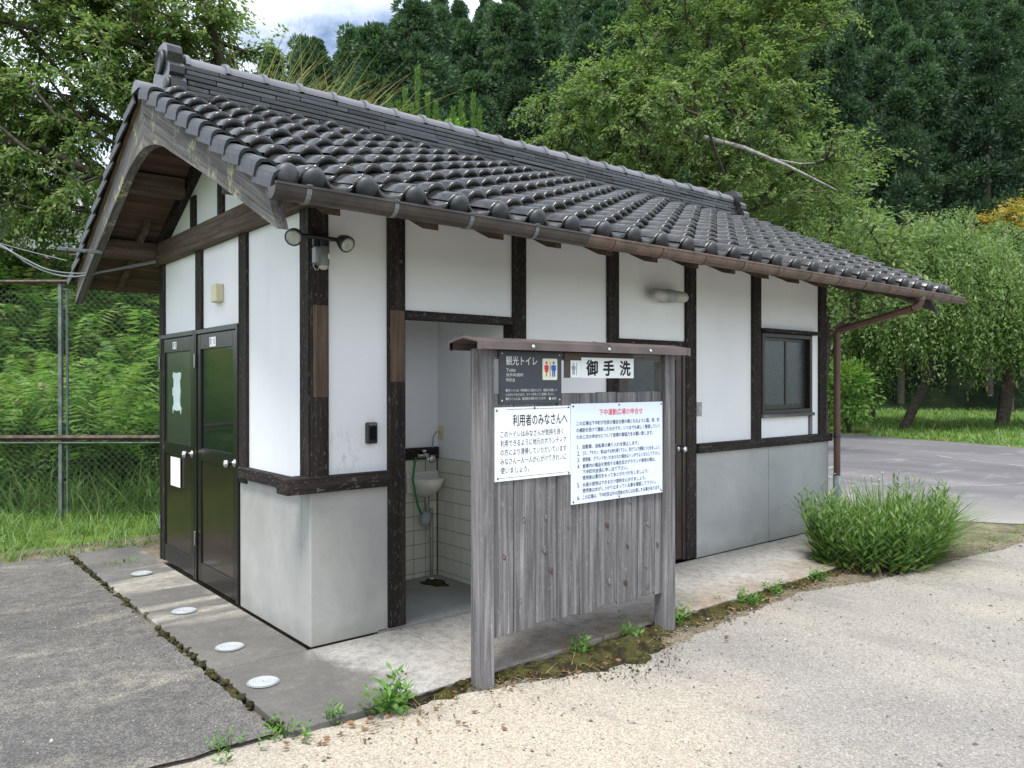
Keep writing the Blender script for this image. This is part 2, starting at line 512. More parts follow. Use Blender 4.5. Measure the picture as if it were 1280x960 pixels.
plain('cable_grey', (0.17, 0.18, 0.19), 0.5, 0, 0.4, 0.1, 5)
plain('bark', (0.065, 0.055, 0.045), 0.95, 0, 0.1, 0.5, 12, 0.8)
plain('pale_bark', (0.26, 0.25, 0.23), 0.9, 0, 0.1, 0.5, 14, 0.6)
plain('cedar_bark', (0.09, 0.075, 0.062), 0.95, 0, 0.1, 0.4, 4, 0.6)
plain('house_wall', (0.62, 0.63, 0.62), 0.85, 0, 0.2, 0.1, 2)
plain('house_roof', (0.17, 0.175, 0.19), 0.5, 0, 0.4, 0.3, 4)
plain('rust_roof', (0.21, 0.12, 0.09), 0.75, 0, 0.3, 0.35, 3)
plain('pebble', (0.30, 0.28, 0.25), 0.9, 0, 0.2, 0.5, 30, 0.3)
plain('dead_leaf', (0.16, 0.085, 0.045), 0.85, 0, 0.2, 0.5, 20)


def leafmat(name, cols, trans=0.35, rough=0.5, tint=(1.0, 1.0, 1.0), spec=0.35, objvar=0.0):
    """cols: list of base colours spread over the leaves by the per-leaf attribute rnd"""
    t = NT(name)
    a = t.node('ShaderNodeAttribute', attribute_name='rnd')
    stops = [(i / max(1, len(cols) - 1), c) for i, c in enumerate(cols)]
    c = t.ramp(a.outputs['Fac'], stops)
    if objvar:
        oi = t.node('ShaderNodeObjectInfo')
        c = t.mix(t.ramp(oi.outputs['Random'], [(0.0, 0.0), (1.0, objvar)]), c, tuple(x * 0.5 for x in cols[0]))
    t.set(c, rough, spec=spec)
    tr = t.node('ShaderNodeBsdfTranslucent')
    tc = t.mix(1.0, c, (1.15, 1.30, 0.70), 'MULTIPLY')
    t.link(tc, tr.inputs['Color'])
    mx = t.node('ShaderNodeMixShader')
    mx.inputs[0].default_value = trans
    t.link(t.b.outputs[0], mx.inputs[1])
    t.link(tr.outputs[0], mx.inputs[2])
    t.link(mx.outputs[0], t.out.inputs['Surface'])
    MATS[name] = t.m


leafmat('leaf_left', [(0.080, 0.140, 0.045), (0.125, 0.195, 0.064), (0.18, 0.25, 0.088), (0.27, 0.30, 0.10)], 0.48)
leafmat('leaf_cherry', [(0.085, 0.140, 0.045), (0.130, 0.195, 0.066), (0.18, 0.25, 0.090), (0.25, 0.31, 0.12)], 0.46)
leafmat('leaf_weep', [(0.090, 0.155, 0.055), (0.145, 0.22, 0.080), (0.20, 0.28, 0.105), (0.27, 0.33, 0.13)], 0.48)
leafmat('leaf_maple', [(0.20, 0.20, 0.03), (0.32, 0.26, 0.05), (0.40, 0.27, 0.07), (0.26, 0.26, 0.05)], 0.45)
leafmat('leaf_cedar', [(0.026, 0.060, 0.036), (0.054, 0.108, 0.058), (0.090, 0.160, 0.080), (0.14, 0.215, 0.105)], 0.3, 0.6, objvar=0.5)
leafmat('leaf_pine', [(0.10, 0.20, 0.045), (0.15, 0.26, 0.06), (0.20, 0.31, 0.08)], 0.3)
leafmat('leaf_fern', [(0.09, 0.19, 0.04), (0.15, 0.28, 0.06), (0.22, 0.36, 0.09), (0.26, 0.27, 0.11)], 0.46)
leafmat('leaf_grass', [(0.06, 0.135, 0.03), (0.11, 0.20, 0.05), (0.17, 0.28, 0.08), (0.27, 0.30, 0.13)], 0.42)
leafmat('leaf_shrub', [(0.045, 0.10, 0.024), (0.075, 0.14, 0.033), (0.12, 0.19, 0.045)], 0.38)
leafmat('leaf_pampas', [(0.22, 0.22, 0.09), (0.32, 0.28, 0.14), (0.40, 0.34, 0.19), (0.20, 0.24, 0.07)], 0.35)
leafmat('leaf_dry', [(0.20, 0.16, 0.08), (0.28, 0.23, 0.13), (0.15, 0.11, 0.06)], 0.2)
leafmat('leaf_weed', [(0.07, 0.17, 0.03), (0.11, 0.23, 0.04), (0.16, 0.30, 0.06)], 0.38)
leafmat('petal_white', [(0.75, 0.75, 0.68), (0.82, 0.82, 0.78)], 0.3)


# ------------------------------------------------------------------ mesh helpers
class MB:
    def __init__(self):
        self.v, self.f, self.s = [], [], []

    def add(self, verts, faces, smooth=False):
        o = len(self.v)
        self.v += [tuple(p) for p in verts]
        self.f += [tuple(i + o for i in f) for f in faces]
        self.s += [smooth] * len(faces)
        return self

    def box(self, x0, x1, y0, y1, z0, z1, b=0.0, tf=None):
        if x0 > x1: x0, x1 = x1, x0
        if y0 > y1: y0, y1 = y1, y0
        if z0 > z1: z0, z1 = z1, z0
        b = min(b, (x1 - x0) * 0.45, (y1 - y0) * 0.45, (z1 - z0) * 0.45)
        V, F = [], []
        if b <= 0:
            V = [(x0, y0, z0), (x1, y0, z0), (x1, y1, z0), (x0, y1, z0), (x0, y0, z1), (x1, y0, z1), (x1, y1, z1), (x0, y1, z1)]
            F = [(0, 3, 2, 1), (4, 5, 6, 7), (0, 1, 5, 4), (1, 2, 6, 5), (2, 3, 7, 6), (3, 0, 4, 7)]
        else:
            idx = {}
            X, Y, Z = (x0, x1), (y0, y1), (z0, z1)
            sg = (1, -1)
            for i in range(2):
                for j in range(2):
                    for k in range(2):
                        for a in range(3):
                            p = [X[i] + sg[i] * b, Y[j] + sg[j] * b, Z[k] + sg[k] * b]
                            p[a] = (X, Y, Z)[a][(i, j, k)[a]]
                            idx[(i, j, k, a)] = len(V)
                            V.append(tuple(p))
            def q(i, j, k, a): return idx[(i, j, k, a)]
            F += [(q(0,0,0,0), q(0,0,1,0), q(0,1,1,0), q(0,1,0,0)), (q(1,0,0,0), q(1,1,0,0), q(1,1,1,0), q(1,0,1,0)),
                  (q(0,0,0,1), q(1,0,0,1), q(1,0,1,1), q(0,0,1,1)), (q(0,1,0,1), q(0,1,1,1), q(1,1,1,1), q(1,1,0,1)),
                  (q(0,0,0,2), q(0,1,0,2), q(1,1,0,2), q(1,0,0,2)), (q(0,0,1,2), q(1,0,1,2), q(1,1,1,2), q(0,1,1,2))]
            for a, (m, n) in ((0, (1, 2)), (1, (0, 2)), (2, (0, 1))):
                for s in range(2):
                    for t in range(2):
                        A, B = [0, 0, 0], [0, 0, 0]
                        A[m] = B[m] = s
                        A[n] = B[n] = t
                        A[a], B[a] = 0, 1
                        F.append((q(*A, m), q(*B, m), q(*B, n), q(*A, n)))
            for i in range(2):
                for j in range(2):
                    for k in range(2):
                        F.append((q(i, j, k, 0), q(i, j, k, 1), q(i, j, k, 2)))
        if tf is not None:
            V = [tuple(tf @ Vector(p)) for p in V]
        return self.add(V, F)

    def tube(self, pts, r, n=8, cap=True, smooth=True):
        pts = [Vector(p) for p in pts]
        rs = r if isinstance(r, (list, tuple)) else [r] * len(pts)
        V, F = [], []
        prev = None
        for i, p in enumerate(pts):
            d = (pts[min(i + 1, len(pts) - 1)] - pts[max(i - 1, 0)])
            if d.length < 1e-9: d = Vector((0, 0, 1))
            d.normalize()
            if prev is None:
                a = Vector((0, 0, 1)) if abs(d.z) < 0.9 else Vector((1, 0, 0))
                x = d.cross(a).normalized()
            else:
                x = (prev - d * prev.dot(d)).normalized()
            prev = x
            y = d.cross(x)
            for k in range(n):
                t = 2 * math.pi * k / n
                V.append(p + (x * math.cos(t) + y * math.sin(t)) * rs[i])
        for i in range(len(pts) - 1):
            for k in range(n):
                F.append((i * n + k, i * n + (k + 1) % n, (i + 1) * n + (k + 1) % n, (i + 1) * n + k))
        self.add(V, F, smooth)
        if cap:
            m = len(pts) - 1
            self.add([V[k] for k in range(n)], [tuple(reversed(range(n)))])
            self.add([V[m * n + k] for k in range(n)], [tuple(range(n))])
        return self

    def prism(self, outline, axis, a, b):
        """outline in the two other axes, extruded from a to b along axis"""
        n = len(outline)
        def P(uv, w):
            if axis == 0: return (w, uv[0], uv[1])
            if axis == 1: return (uv[0], w, uv[1])
            return (uv[0], uv[1], w)
        V = [P(q, a) for q in outline] + [P(q, b) for q in outline]
        F = [tuple(range(n - 1, -1, -1)), tuple(range(n, 2 * n))]
        for i in range(n):
            j = (i + 1) % n
            F.append((i, j, n + j, n + i))
        return self.add(V, F)

    def lathe(self, prof, n=16, org=(0, 0, 0), axis=(0, 0, 1), smooth=True):
        d = Vector(axis).normalized()
        a = Vector((0, 0, 1)) if abs(d.z) < 0.9 else Vector((1, 0, 0))
        x = d.cross(a).normalized()
        y = d.cross(x)
        o = Vector(org)
        V, F = [], []
        for (r, h) in prof:
            for k in range(n):
                t = 2 * math.pi * k / n
                V.append(o + d * h + (x * math.cos(t) + y * math.sin(t)) * r)
        for i in range(len(prof) - 1):
            for k in range(n):
                F.append((i * n + k, i * n + (k + 1) % n, (i + 1) * n + (k + 1) % n, (i + 1) * n + k))
        F.append(tuple(reversed(range(n))))
        F.append(tuple((len(prof) - 1) * n + k for k in range(n)))
        return self.add(V, F, smooth)

    def mesh(self, name, mat):
        me = bpy.data.meshes.new(name)
        me.from_pydata([tuple(p) for p in self.v], [], self.f)
        me.polygons.foreach_set('use_smooth', self.s)
        me.materials.append(MATS[mat])
        me.validate()
        me.update()
        return me

    def build(self, name, mat, parent=None, org=None):
        if org is not None:
            self.v = [(p[0] - org[0], p[1] - org[1], p[2] - org[2]) for p in self.v]
        o = link(name, self.mesh(name, mat), parent)
        if org is not None:
            o.location = org
            if parent is not None:
                o.matrix_parent_inverse = Matrix.Translation(-wloc(parent))
        return o


WL = {}


def wloc(o):
    return WL.get(o.name, Vector((0, 0, 0)))


def link(name, data, parent=None):
    o = bpy.data.objects.new(name, data)
    COL.objects.link(o)
    if parent is not None:
        o.parent = parent
        o.matrix_parent_inverse = Matrix.Translation(-wloc(parent))
    return o


def thing(name, label, cat, loc=(0, 0, 0), group=None):
    o = bpy.data.objects.new(name, None)
    COL.objects.link(o)
    o.location = loc
    o.empty_display_size = 0.2
    WL[o.name] = Vector(loc)
    return tag(o, label, cat, group)


def tag(o, label, cat, group=None, kind=None):
    if label: o['label'] = label
    if cat: o['category'] = cat
    if group: o['group'] = group
    if kind: o['kind'] = kind
    return o


def struct(o):
    o['kind'] = 'structure'
    return o


def stuff(o, label=None, cat=None):
    o['kind'] = 'stuff'
    if label: o['label'] = label
    if cat: o['category'] = cat
    return o


def npmesh(name, verts, faces, mat, rnd=None, smooth=False):
    """verts (n,3); faces (m,k) of one k; rnd per vertex"""
    me = bpy.data.meshes.new(name)
    verts = np.asarray(verts, np.float32)
    faces = np.asarray(faces, np.int32)
    m, k = faces.shape
    me.vertices.add(len(verts))
    me.vertices.foreach_set('co', verts.ravel())
    me.loops.add(m * k)
    me.loops.foreach_set('vertex_index', faces.ravel())
    me.polygons.add(m)
    me.polygons.foreach_set('loop_start', np.arange(0, m * k, k, dtype=np.int32))
    me.polygons.foreach_set('loop_total', np.full(m, k, np.int32))
    if smooth:
        me.polygons.foreach_set('use_smooth', np.ones(m, bool))
    if rnd is not None:
        a = me.attributes.new('rnd', 'FLOAT', 'POINT')
        a.data.foreach_set('value', np.asarray(rnd, np.float32))
    me.materials.append(MATS[mat])
    me.update(calc_edges=True)
    return me


def LD(lat, dep):
    """ground point lat metres to the right and dep metres ahead of where the photographer stands"""
    return (CAM.x + rgt.x * lat + fwd.x * dep, CAM.y + rgt.y * lat + fwd.y * dep)


def P3(px, py, dep):
    lat = (px - 640) / FPX * dep
    z = CAM.z - (py - 477) / FPX * dep
    a = LD(lat, dep)
    return Vector((a[0], a[1], z))


# ------------------------------------------------------------------ ground sheets
def sheet(name, poly, z, mat, sub=None):
    m = MB()
    m.add([(x, y, z) for x, y in poly], [tuple(range(len(poly)))])
    return struct(m.build(name, mat))


sheet('ground', [(-240, -240), (240, -240), (240, 240), (-240, 240)], -0.075, 'meadow')
sheet('soil_bed', [(-1.0, -1.9), (9.0, -2.6), (9.5, 4.6), (-1.3, 4.4)], -0.044, 'dusty_soil')


def wobble(pts, step=0.12, amp=0.03, seed=1):
    rr = random.Random(seed)
    out = []
    for i in range(len(pts) - 1):
        a, b = Vector(pts[i]), Vector(pts[i + 1])
        n = max(1, int((b - a).length / step))
        for k in range(n):
            p = a.lerp(b, k / n)
            out.append((p.x + rr.uniform(-amp, amp), p.y + rr.uniform(-amp, amp)))
    out.append(tuple(pts[-1]))
    return out


fc_edge = wobble([(-9, -0.76), (-1.2, -0.80), (-0.60, -0.86), (-0.5, -0.93), (0.0, -0.98), (0.9, -1.18), (1.7, -1.26), (2.3, -1.20), (3.4, -1.10), (4.3, -1.32), (6.2, -1.50), (7.3, -1.60), (10, -3.0), (25, -9.5)], 0.1, 0.022, 3)
sheet('forecourt', [(-9, -16), (25, -16)] + fc_edge[::-1], -0.036, 'forecourt')
as_edge = wobble([(-0.588, -0.86), (-0.588, 0.4), (-0.585, 2.2), (-0.60, 3.72), (-1.2, 3.75), (-3, 3.5), (-9, 3.2)], 0.09, 0.010, 5)
sheet('old_asphalt', [(-9, -0.82)] + wobble([(-9, -0.82), (-1.2, -0.88), (-0.588, -0.90)], 0.12, 0.012, 6)[1:] + as_edge[1:], -0.014, 'old_asphalt')
rd_edge = wobble([(6.25, 20), (6.3, 3.0), (6.9, 0.6), (7.6, -0.75), (8.2, -1.5), (10.5, -2.6), (25, -8.8)], 0.3, 0.05, 8)
rd_far = wobble([(30, -8.0), (20.5, -4.0), (19.3, 2.3), (21.0, 7.8), (22.5, 14.0), (20, 26)], 0.4, 0.10, 9)
sheet('road', rd_edge[::-1][::-1] + [(30, -11)] + rd_far + [(8, 30)], -0.036, 'road_asphalt')


# pale tyre scuffs on the road (lie just above it)
def ribbon(name, pts, w, z, mat):
    V, F = [], []
    P_ = [Vector((p[0], p[1], 0)) for p in pts]
    for i, p in enumerate(P_):
        d_ = (P_[min(i + 1, len(P_) - 1)] - P_[max(i - 1, 0)]).normalized()
        n_ = Vector((-d_.y, d_.x, 0))
        ww = w * (0.6 + 0.4 * math.sin(i * 1.7))
        V += [tuple(p + n_ * ww + Vector((0, 0, z))), tuple(p - n_ * ww + Vector((0, 0, z)))]
        if i:
            F.append((2 * i - 2, 2 * i - 1, 2 * i + 1, 2 * i))
    m = MB()
    m.add(V, F)
    return struct(m.build(name, mat))


plain('scuff', (0.27, 0.265, 0.26), 0.9, 0, 0.2, 0.3, 3)
ribbon('tyre_mark', [(13.2 - 3.2 * math.cos(a) , 1.6 + 1.7 * math.sin(a)) for a in np.linspace(-1.3, 1.3, 30)], 0.035, -0.032, 'scuff')
ribbon('tyre_mark', [(16.5 - 2.0 * math.cos(a), -1.0 + 4.2 * math.sin(a)) for a in np.linspace(-1.0, 1.2, 30)], 0.05, -0.032, 'scuff')
def mk_apron():
    t = NT('apron')
    tc = t.node('ShaderNodeTexCoord')
    sx = t.node('ShaderNodeSeparateXYZ')
    t.link(tc.outputs['Object'], sx.inputs[0])
    v = t.coords()
    n = t.noise(v, 1.5, 7, 0.62, 0.4)
    light = t.ramp(n, [(0.28, (0.31, 0.30, 0.275)), (0.72, (0.42, 0.41, 0.38))])
    dark = t.ramp(n, [(0.28, (0.085, 0.083, 0.079)), (0.72, (0.175, 0.168, 0.154))])
    ad = t.node('ShaderNodeMath', operation='MULTIPLY_ADD')
    t.link(t.noise(v, 2.3, 6, 0.6), ad.inputs[0])
    ad.inputs[1].default_value = 0.9
    t.link(sx.outputs['X'], ad.inputs[2])
    c = t.mix(t.ramp(ad.outputs[0], [(0.42, 0.0), (0.66, 1.0)]), dark, light)
    # pale streaks across the slabs in front of the doors
    wv = t.noise(t.coords((0.5, 3.2, 1)), 1.0, 4, 0.5, 0.3)
    my = t.ramp(t_map(t, sx.outputs['Y'], 0.85, 2.9), [(0.0, 0.0), (0.08, 1.0), (0.9, 1.0), (1.0, 0.0)])
    c = t.mix(t.mix(1.0, my, t.ramp(wv, [(0.47, 0.0), (0.58, 0.85)]), 'MULTIPLY'), c, (0.36, 0.34, 0.29))
    # rust brown run-off along the outer edge of the front strip
    rs = t.ramp(t_map(t, sx.outputs['Y'], -0.95, -0.35), [(0.0, 0.8), (0.35, 0.45), (1.0, 0.0)])
    rx = t.ramp(t_map(t, sx.outputs['X'], 0.2, 0.9), [(0.0, 0.0), (1.0, 1.0)])
    rn = t.ramp(t.noise(v, 2.2, 6, 0.65), [(0.36, 0.15), (0.6, 1.0)])
    msk = t.mix(1.0, t.mix(1.0, rs, rx, 'MULTIPLY'), rn, 'MULTIPLY')
    c = t.mix(msk, c, (0.20, 0.125, 0.055))
    fine = t.noise(v, 150, 3, 0.65)
    c = t.mix(t.ramp(fine, [(0.34, 0.6), (0.5, 0.0)]), c, (0.06, 0.058, 0.054))
    md = t.noise(v, 14, 6, 0.72)
    c = t.mix(t.ramp(md, [(0.36, 0.45), (0.54, 0.0)]), c, (0.09, 0.086, 0.078))
    c = t.mix(t.ramp(md, [(0.58, 0.0), (0.75, 0.25)]), c, (0.40, 0.385, 0.34))
    t.bump(fine, 0.3, 0.003)
    MATS['apron'] = t.set(c, 0.92, spec=0.2)


mk_apron()
apron = struct(MB().box(-0.50, 5.85, -0.88, -0.02, -0.30, -0.05).build('apron', 'soil'))
g = 0.005
xs = [-0.55, 0.60, 1.47, 2.36, 3.27, 4.74, 5.98]
for a, b in zip(xs[:-1], xs[1:]):
    MB().box(a + g, b - g, -0.945, -0.008, -0.20, random.uniform(-0.004, 0.002), 0.008).build('slab', 'apron', apron)
ys = [0.002, 0.98, 2.02, 2.86, 3.74]
for a, b in zip(ys[:-1], ys[1:]):
    MB().box(-0.55 + random.uniform(0, 0.012), -0.012, a + g, b - g, -0.20, random.uniform(-0.006, 0.0), 0.008).build('slab', 'apron', apron)

# ------------------------------------------------------------------ the toilet building
B = thing('toilet_building', 'small white plastered public toilet with dark timber posts and black tiled gable roof', 'building', (2.9, 1.48, 0))


def part(name, mat, *boxes, parent=B, b=0.004):
    m = MB()
    for q in boxes:
        m.box(*q, b)
    return m.build(name, mat, parent)


# posts of the front wall
for a, b_, z0 in ((0.0, 0.115, 0.985), (0.52, 0.643, 0.012), (1.534, 1.653, 0.012), (2.50, 2.625, 0.012), (3.474, 3.615, 0.012), (4.475, 4.615, 0.99), (5.69, 5.825, 0.99)):
    part('post', 'dark_wood_z', (a, b_, -0.012, 0.11, z0, 2.62))
part('repair_board', 'bare_wood', (0.012, 0.104, -0.019, -0.0125, 1.46, 2.0), b=0.002)
part('repair_board', 'bare_wood', (0.530, 0.634, -0.018, -0.0125, 1.55, 2.0), b=0.002)
# posts of the gable wall (face -x)
for a, b_, z0 in ((0.965, 1.105, 0.86), (1.885, 2.02, 1.955), (2.86, 2.985, 0.012)):
    part('post', 'dark_wood_z', (-0.010, 0.11, a, b_, z0, 2.585))
part('post', 'dark_wood_z', (-0.010, -0.0005, 0.001, 0.118, 0.985, 2.62), b=0.001)
# beams
part('gable_beam', 'brown_wood_y', (-0.055, 0.12, -0.06, 3.06, 2.565, 2.745), b=0.008)
part('sill_beam', 'dark_wood_x', (-0.165, 0.5195, -0.048, 0.10, 0.905, 0.998), b=0.006)
part('sill_beam', 'dark_wood_x', (3.6155, 5.90, -0.040, 0.10, 0.922, 1.004), b=0.006)
part('sill_beam', 'dark_wood_y', (-0.035, 0.10, 0.101, 1.06, 0.895, 0.972), b=0.006)
part('lintel', 'dark_wood_x', (0.6435, 1.5335, -0.006, 0.10, 1.952, 2.006), b=0.004)
part('lintel', 'dark_wood_x', (2.6255, 3.4735, -0.006, 0.10, 1.852, 1.896), b=0.004)
part('wall_plate', 'dark_wood_x', (0.125, 5.9, 0.012, 0.13, 2.625, 2.75), b=0.004)
part('wall_plate', 'dark_wood_x', (0.125, 5.9, 2.85, 2.97, 2.625, 2.75), b=0.004)
# plaster panels of the front wall
for a, b_, z0, z1, mt in ((0.1155, 0.5195, 0.9985, 2.624, 'plaster_scuffed'), (0.6435, 1.5335, 2.0065, 2.624, 'plaster'), (1.6535, 2.4995, 0.03, 2.624, 'plaster'),
                          (2.6255, 3.4735, 1.8965, 2.624, 'plaster'), (3.6155, 4.4745, 1.0045, 2.624, 'plaster'), (4.6155, 5.6895, 2.062, 2.624, 'plaster'),
                          (5.555, 5.6895, 1.0045, 2.0615, 'plaster'), (4.6155, 5.5, 1.0045, 1.20, 'plaster')):
    part('plaster_panel', mt, (a, b_, 0.014, 0.09, z0, z1), b=0.0)
# gable wall plaster
for a, b_, z0, z1 in ((0.1185, 0.9645, 0.9725, 2.564), (1.1055, 1.8845, 1.962, 2.564), (2.0205, 2.8595, 1.962, 2.564)):
    part('plaster_panel', 'plaster', (0.012, 0.09, a, b_, z0, z1), b=0.0)

# roof geometry ------------------------------------------------------
YR = 1.48
SL = 0.478
TH = math.atan(SL)
YE = -0.80
XL, XR = -0.545, 6.80


def deck(y):
    return 2.415 + SL * (min(y, 2 * YR - y) - YE)


m = MB()
m.prism([(0.02, 2.746), (2.94, 2.746), (2.94, deck(2.94) - 0.065), (YR, deck(YR) - 0.065), (0.02, deck(0.02) - 0.065)], 0, 0.014, 0.09)
m.build('gable_plaster', 'plaster', B)
for y in (0.80, 1.42, 2.04):
    part('gable_strut', 'dark_wood_z', (-0.008, 0.0135, y, y + 0.11, 2.7455, deck(y if y < YR else y + 0.11) - 0.17))
# other walls (rear, right end) under plaster, and the concrete base
part('rear_wall', 'plaster', (0.10, 5.8, 2.86, 2.94, 0.0, 2.62), b=0.0)
m = MB()
m.prism([(0.015, 0.0), (2.94, 0.0), (2.94, deck(2.94) - 0.07), (YR, deck(YR) - 0.07), (0.015, deck(0.015) - 0.07)], 0, 5.73, 5.82)
m.build('end_wall', 'plaster', B)
part('concrete_base', 'wall_concrete', (0.0, 0.5195, 0.0, 0.12, 0.0, 0.9045), b=0.006)
part('concrete_base', 'wall_concrete', (0.0, 0.12, 0.1205, 1.104, 0.0, 0.8945), b=0.006)
part('concrete_base', 'wall_concrete', (1.6535, 2.4995, -0.002, 0.0135, 0.0, 0.92), b=0.0)
part('concrete_base', 'base_concrete', (3.6155, 4.742, -0.004, 0.12, 0.0, 0.9215), b=0.005)
part('concrete_base', 'base_concrete', (4.7485, 5.875, -0.004, 0.12, 0.0, 0.9215), b=0.005)
part('concrete_base', 'base_concrete', (5.745, 5.87, 0.1205, 2.95, 0.0, 0.9215), b=0.005)

# alcove with tiled walls
AX0, AX1, AY = 0.643, 1.534, 0.945
part('alcove_floor', 'floor_concrete', (0.45, 1.66, 0.0, 1.10, -0.05, 0.012), b=0.0)
part('alcove_ceiling', 'plaster', (0.45, 1.66, 0.105, 1.10, 2.40, 2.46), b=0.0)
aw = part('alcove_wall', 'plaster', (0.45, 1.66, AY, AY + 0.08, 0.012, 2.40), b=0.0)
aw2 = part('alcove_wall', 'plaster', (AX1, AX1 + 0.09, 0.1105, AY, 0.012, 2.40), b=0.0)
aw3 = part('alcove_wall', 'plaster', (0.555, AX0, 0.1205, AY, 0.012, 2.40), b=0.0)
g1 = part('grout_bed', 'grout', (AX0, AX1 - 0.004, AY - 0.004, AY, 0.012, 0.945), b=0.0, parent=aw)
g2 = part('grout_bed', 'grout', (AX1 - 0.004, AX1, 0.1105, AY - 0.004, 0.012, 0.945), b=0.0, parent=aw2)
tw = 0.108
zt = [0.014 + 0.0395]
zrow = [(0.014, 0.05)] + [(0.054 + k * 0.1115, 0.054 + k * 0.1115 + 0.1075) for k in range(8)]
mt1 = MB().box(0, tw - 0.004, 0, 0.005, 0, 0.1075, 0.0015).mesh('wall_tile', 'wall_tile')
mt1b = MB().box(0, tw - 0.004, 0, 0.005, 0, 0.036, 0.0015).mesh('wall_tile', 'wall_tile')
mt2 = MB().box(0, 0.005, 0, tw - 0.004, 0, 0.1075, 0.0015).mesh('wall_tile', 'wall_tile')
mt2b = MB().box(0, 0.005, 0, tw - 0.004, 0, 0.036, 0.0015).mesh('wall_tile', 'wall_tile')
for k, (z0, z1) in enumerate(zrow):
    x = AX1 - 0.012
    while x - tw > AX0:
        x -= tw
        o = link('wall_tile', mt1b if k == 0 else mt1, aw)
        o.location = (x, AY - 0.0085, z0)
    y = AY - 0.012
    while y - tw > 0.115:
        y -= tw
        o = link('wall_tile', mt2b if k == 0 else mt2, aw2)
        o.location = (AX1 - 0.0085, y, z0)
part('tap_rail', 'dark_wood_x', (1.0, AX1 - 0.010, AY - 0.035, AY - 0.0005, 0.948, 1.035), b=0.003)

# gable doors ----------------------------------------------------------
def gable_door(y0, y1, dull, label):
    d = MB()
    z0, z1 = 0.012, 1.955
    d.box(-0.016, 0.07, y0, y0 + 0.035, z0, z1, 0.003)
    d.box(-0.016, 0.07, y1 - 0.035, y1, z0, z1, 0.003)
    d.box(-0.016, 0.07, y0 + 0.0355, y1 - 0.0355, z1 - 0.035, z1, 0.003)
    fr = d.build('door', 'bronze_frame', B)
    fr['label'] = label
    a, b_ = y0 + 0.038, y1 - 0.038
    lf = MB()
    lf.box(-0.006, 0.045, a, a + 0.075, z0 + 0.008, z1 - 0.038, 0.003)
    lf.box(-0.006, 0.045, b_ - 0.075, b_, z0 + 0.008, z1 - 0.038, 0.003)
    for q0, q1 in ((z0 + 0.008, 0.16), (0.945, 1.045), (1.80, z1 - 0.038)):
        lf.box(-0.0055, 0.0445, a + 0.0755, b_ - 0.0755, q0, q1, 0.003)
    lf.build('leaf_frame', 'bronze_frame', fr)
    MB().box(0.008, 0.03, a + 0.076, b_ - 0.076, 1.046, 1.799).build('upper_pane', 'door_dull' if dull else 'door_glass', fr)
    MB().box(0.004, 0.03, a + 0.076, b_ - 0.076, 0.161, 0.944).build('lower_panel', 'bronze_panel', fr)
    k = MB()
    ky = a + 0.038
    k.lathe([(0.03, 0), (0.03, 0.008), (0.014, 0.012), (0.014, 0.035), (0.026, 0.042), (0.029, 0.062), (0.024, 0.075), (0.0, 0.078)], 14, (-0.006, ky, 0.985), (-1, 0, 0))
    k.build('knob', 'chrome', fr)
    for hz in (0.28, 1.66):
        MB().box(-0.027, -0.0165, y1 - 0.03, y1 - 0.012, hz, hz + 0.11, 0.003).build('hinge', 'steel_pipe', fr)
    return fr, a, b_


dL, la, lb = gable_door(2.03, 2.955, True, 'far door with tape marks and a white paper notice')
dR, ra, rb = gable_door(1.11, 2.02, False, 'near door with dark glass pane')


def yz(name, mat, parent, y0, y1, z0, z1, x=-0.0095, t=0.003):
    return MB().box(x - t, x, y0, y1, z0, z1).build(name, mat, parent)


yz('notice', 'paper', dL, 2.41, 2.66, 0.685, 0.925, x=-0.0065)
tp = MB()
tp.prism([(2.62, 1.32), (2.645, 1.285), (2.65, 1.34), (2.62, 1.37), (2.625, 1.43), (2.655, 1.44), (2.652, 1.50), (2.62, 1.51), (2.625, 1.58), (2.65, 1.60), (2.63, 1.635), (2.56, 1.625),
          (2.46, 1.632), (2.42, 1.62), (2.43, 1.58), (2.455, 1.56), (2.45, 1.50), (2.44, 1.46), (2.455, 1.40), (2.45, 1.35), (2.42, 1.335), (2.43, 1.285), (2.46, 1.32), (2.54, 1.31)], 0, 0.004, 0.0078)
tp.build('tape_mark', 'tape_residue', dL)
n1 = yz('door_label', 'paper', dL, 2.50, 2.60, 1.825, 1.885, x=-0.0065)
n2 = yz('door_label', 'paper', dR, 1.56, 1.69, 1.815, 1.885, x=-0.0065)

# right-hand door in the front wall
d = MB()
d.box(2.628, 2.668, -0.004, 0.06, 0.012, 1.850, 0.003)
d.box(3.432, 3.472, -0.004, 0.06, 0.012, 1.850, 0.003)
d.box(2.6685, 3.4315, -0.004, 0.06, 1.812, 1.850, 0.003)
fd = d.build('door', 'brown_metal', B)
fd['label'] = 'brown front door with frosted upper pane behind the notice board'
lf = MB()
lf.box(2.67, 2.745, 0.006, 0.05, 0.022, 1.81, 0.003)
lf.box(3.355, 3.43, 0.006, 0.05, 0.022, 1.81, 0.003)
for q0, q1 in ((0.022, 0.15), (0.93, 1.02), (1.735, 1.81)):
    lf.box(2.7455, 3.3545, 0.0065, 0.0495, q0, q1, 0.003)
lf.build('leaf_frame', 'brown_metal', fd)
MB().box(2.746, 3.354, 0.018, 0.035, 1.021, 1.734).build('upper_pane', 'frosted_glass', fd)
MB().box(2.746, 3.354, 0.015, 0.035, 0.151, 0.929).build('lower_panel', 'brown_metal', fd)
MB().lathe([(0.03, 0), (0.03, 0.008), (0.014, 0.012), (0.014, 0.035), (0.026, 0.042), (0.029, 0.062), (0.024, 0.075), (0.0, 0.078)], 14, (3.392, 0.006, 0.975), (0, -1, 0)).build('knob', 'chrome', fd)

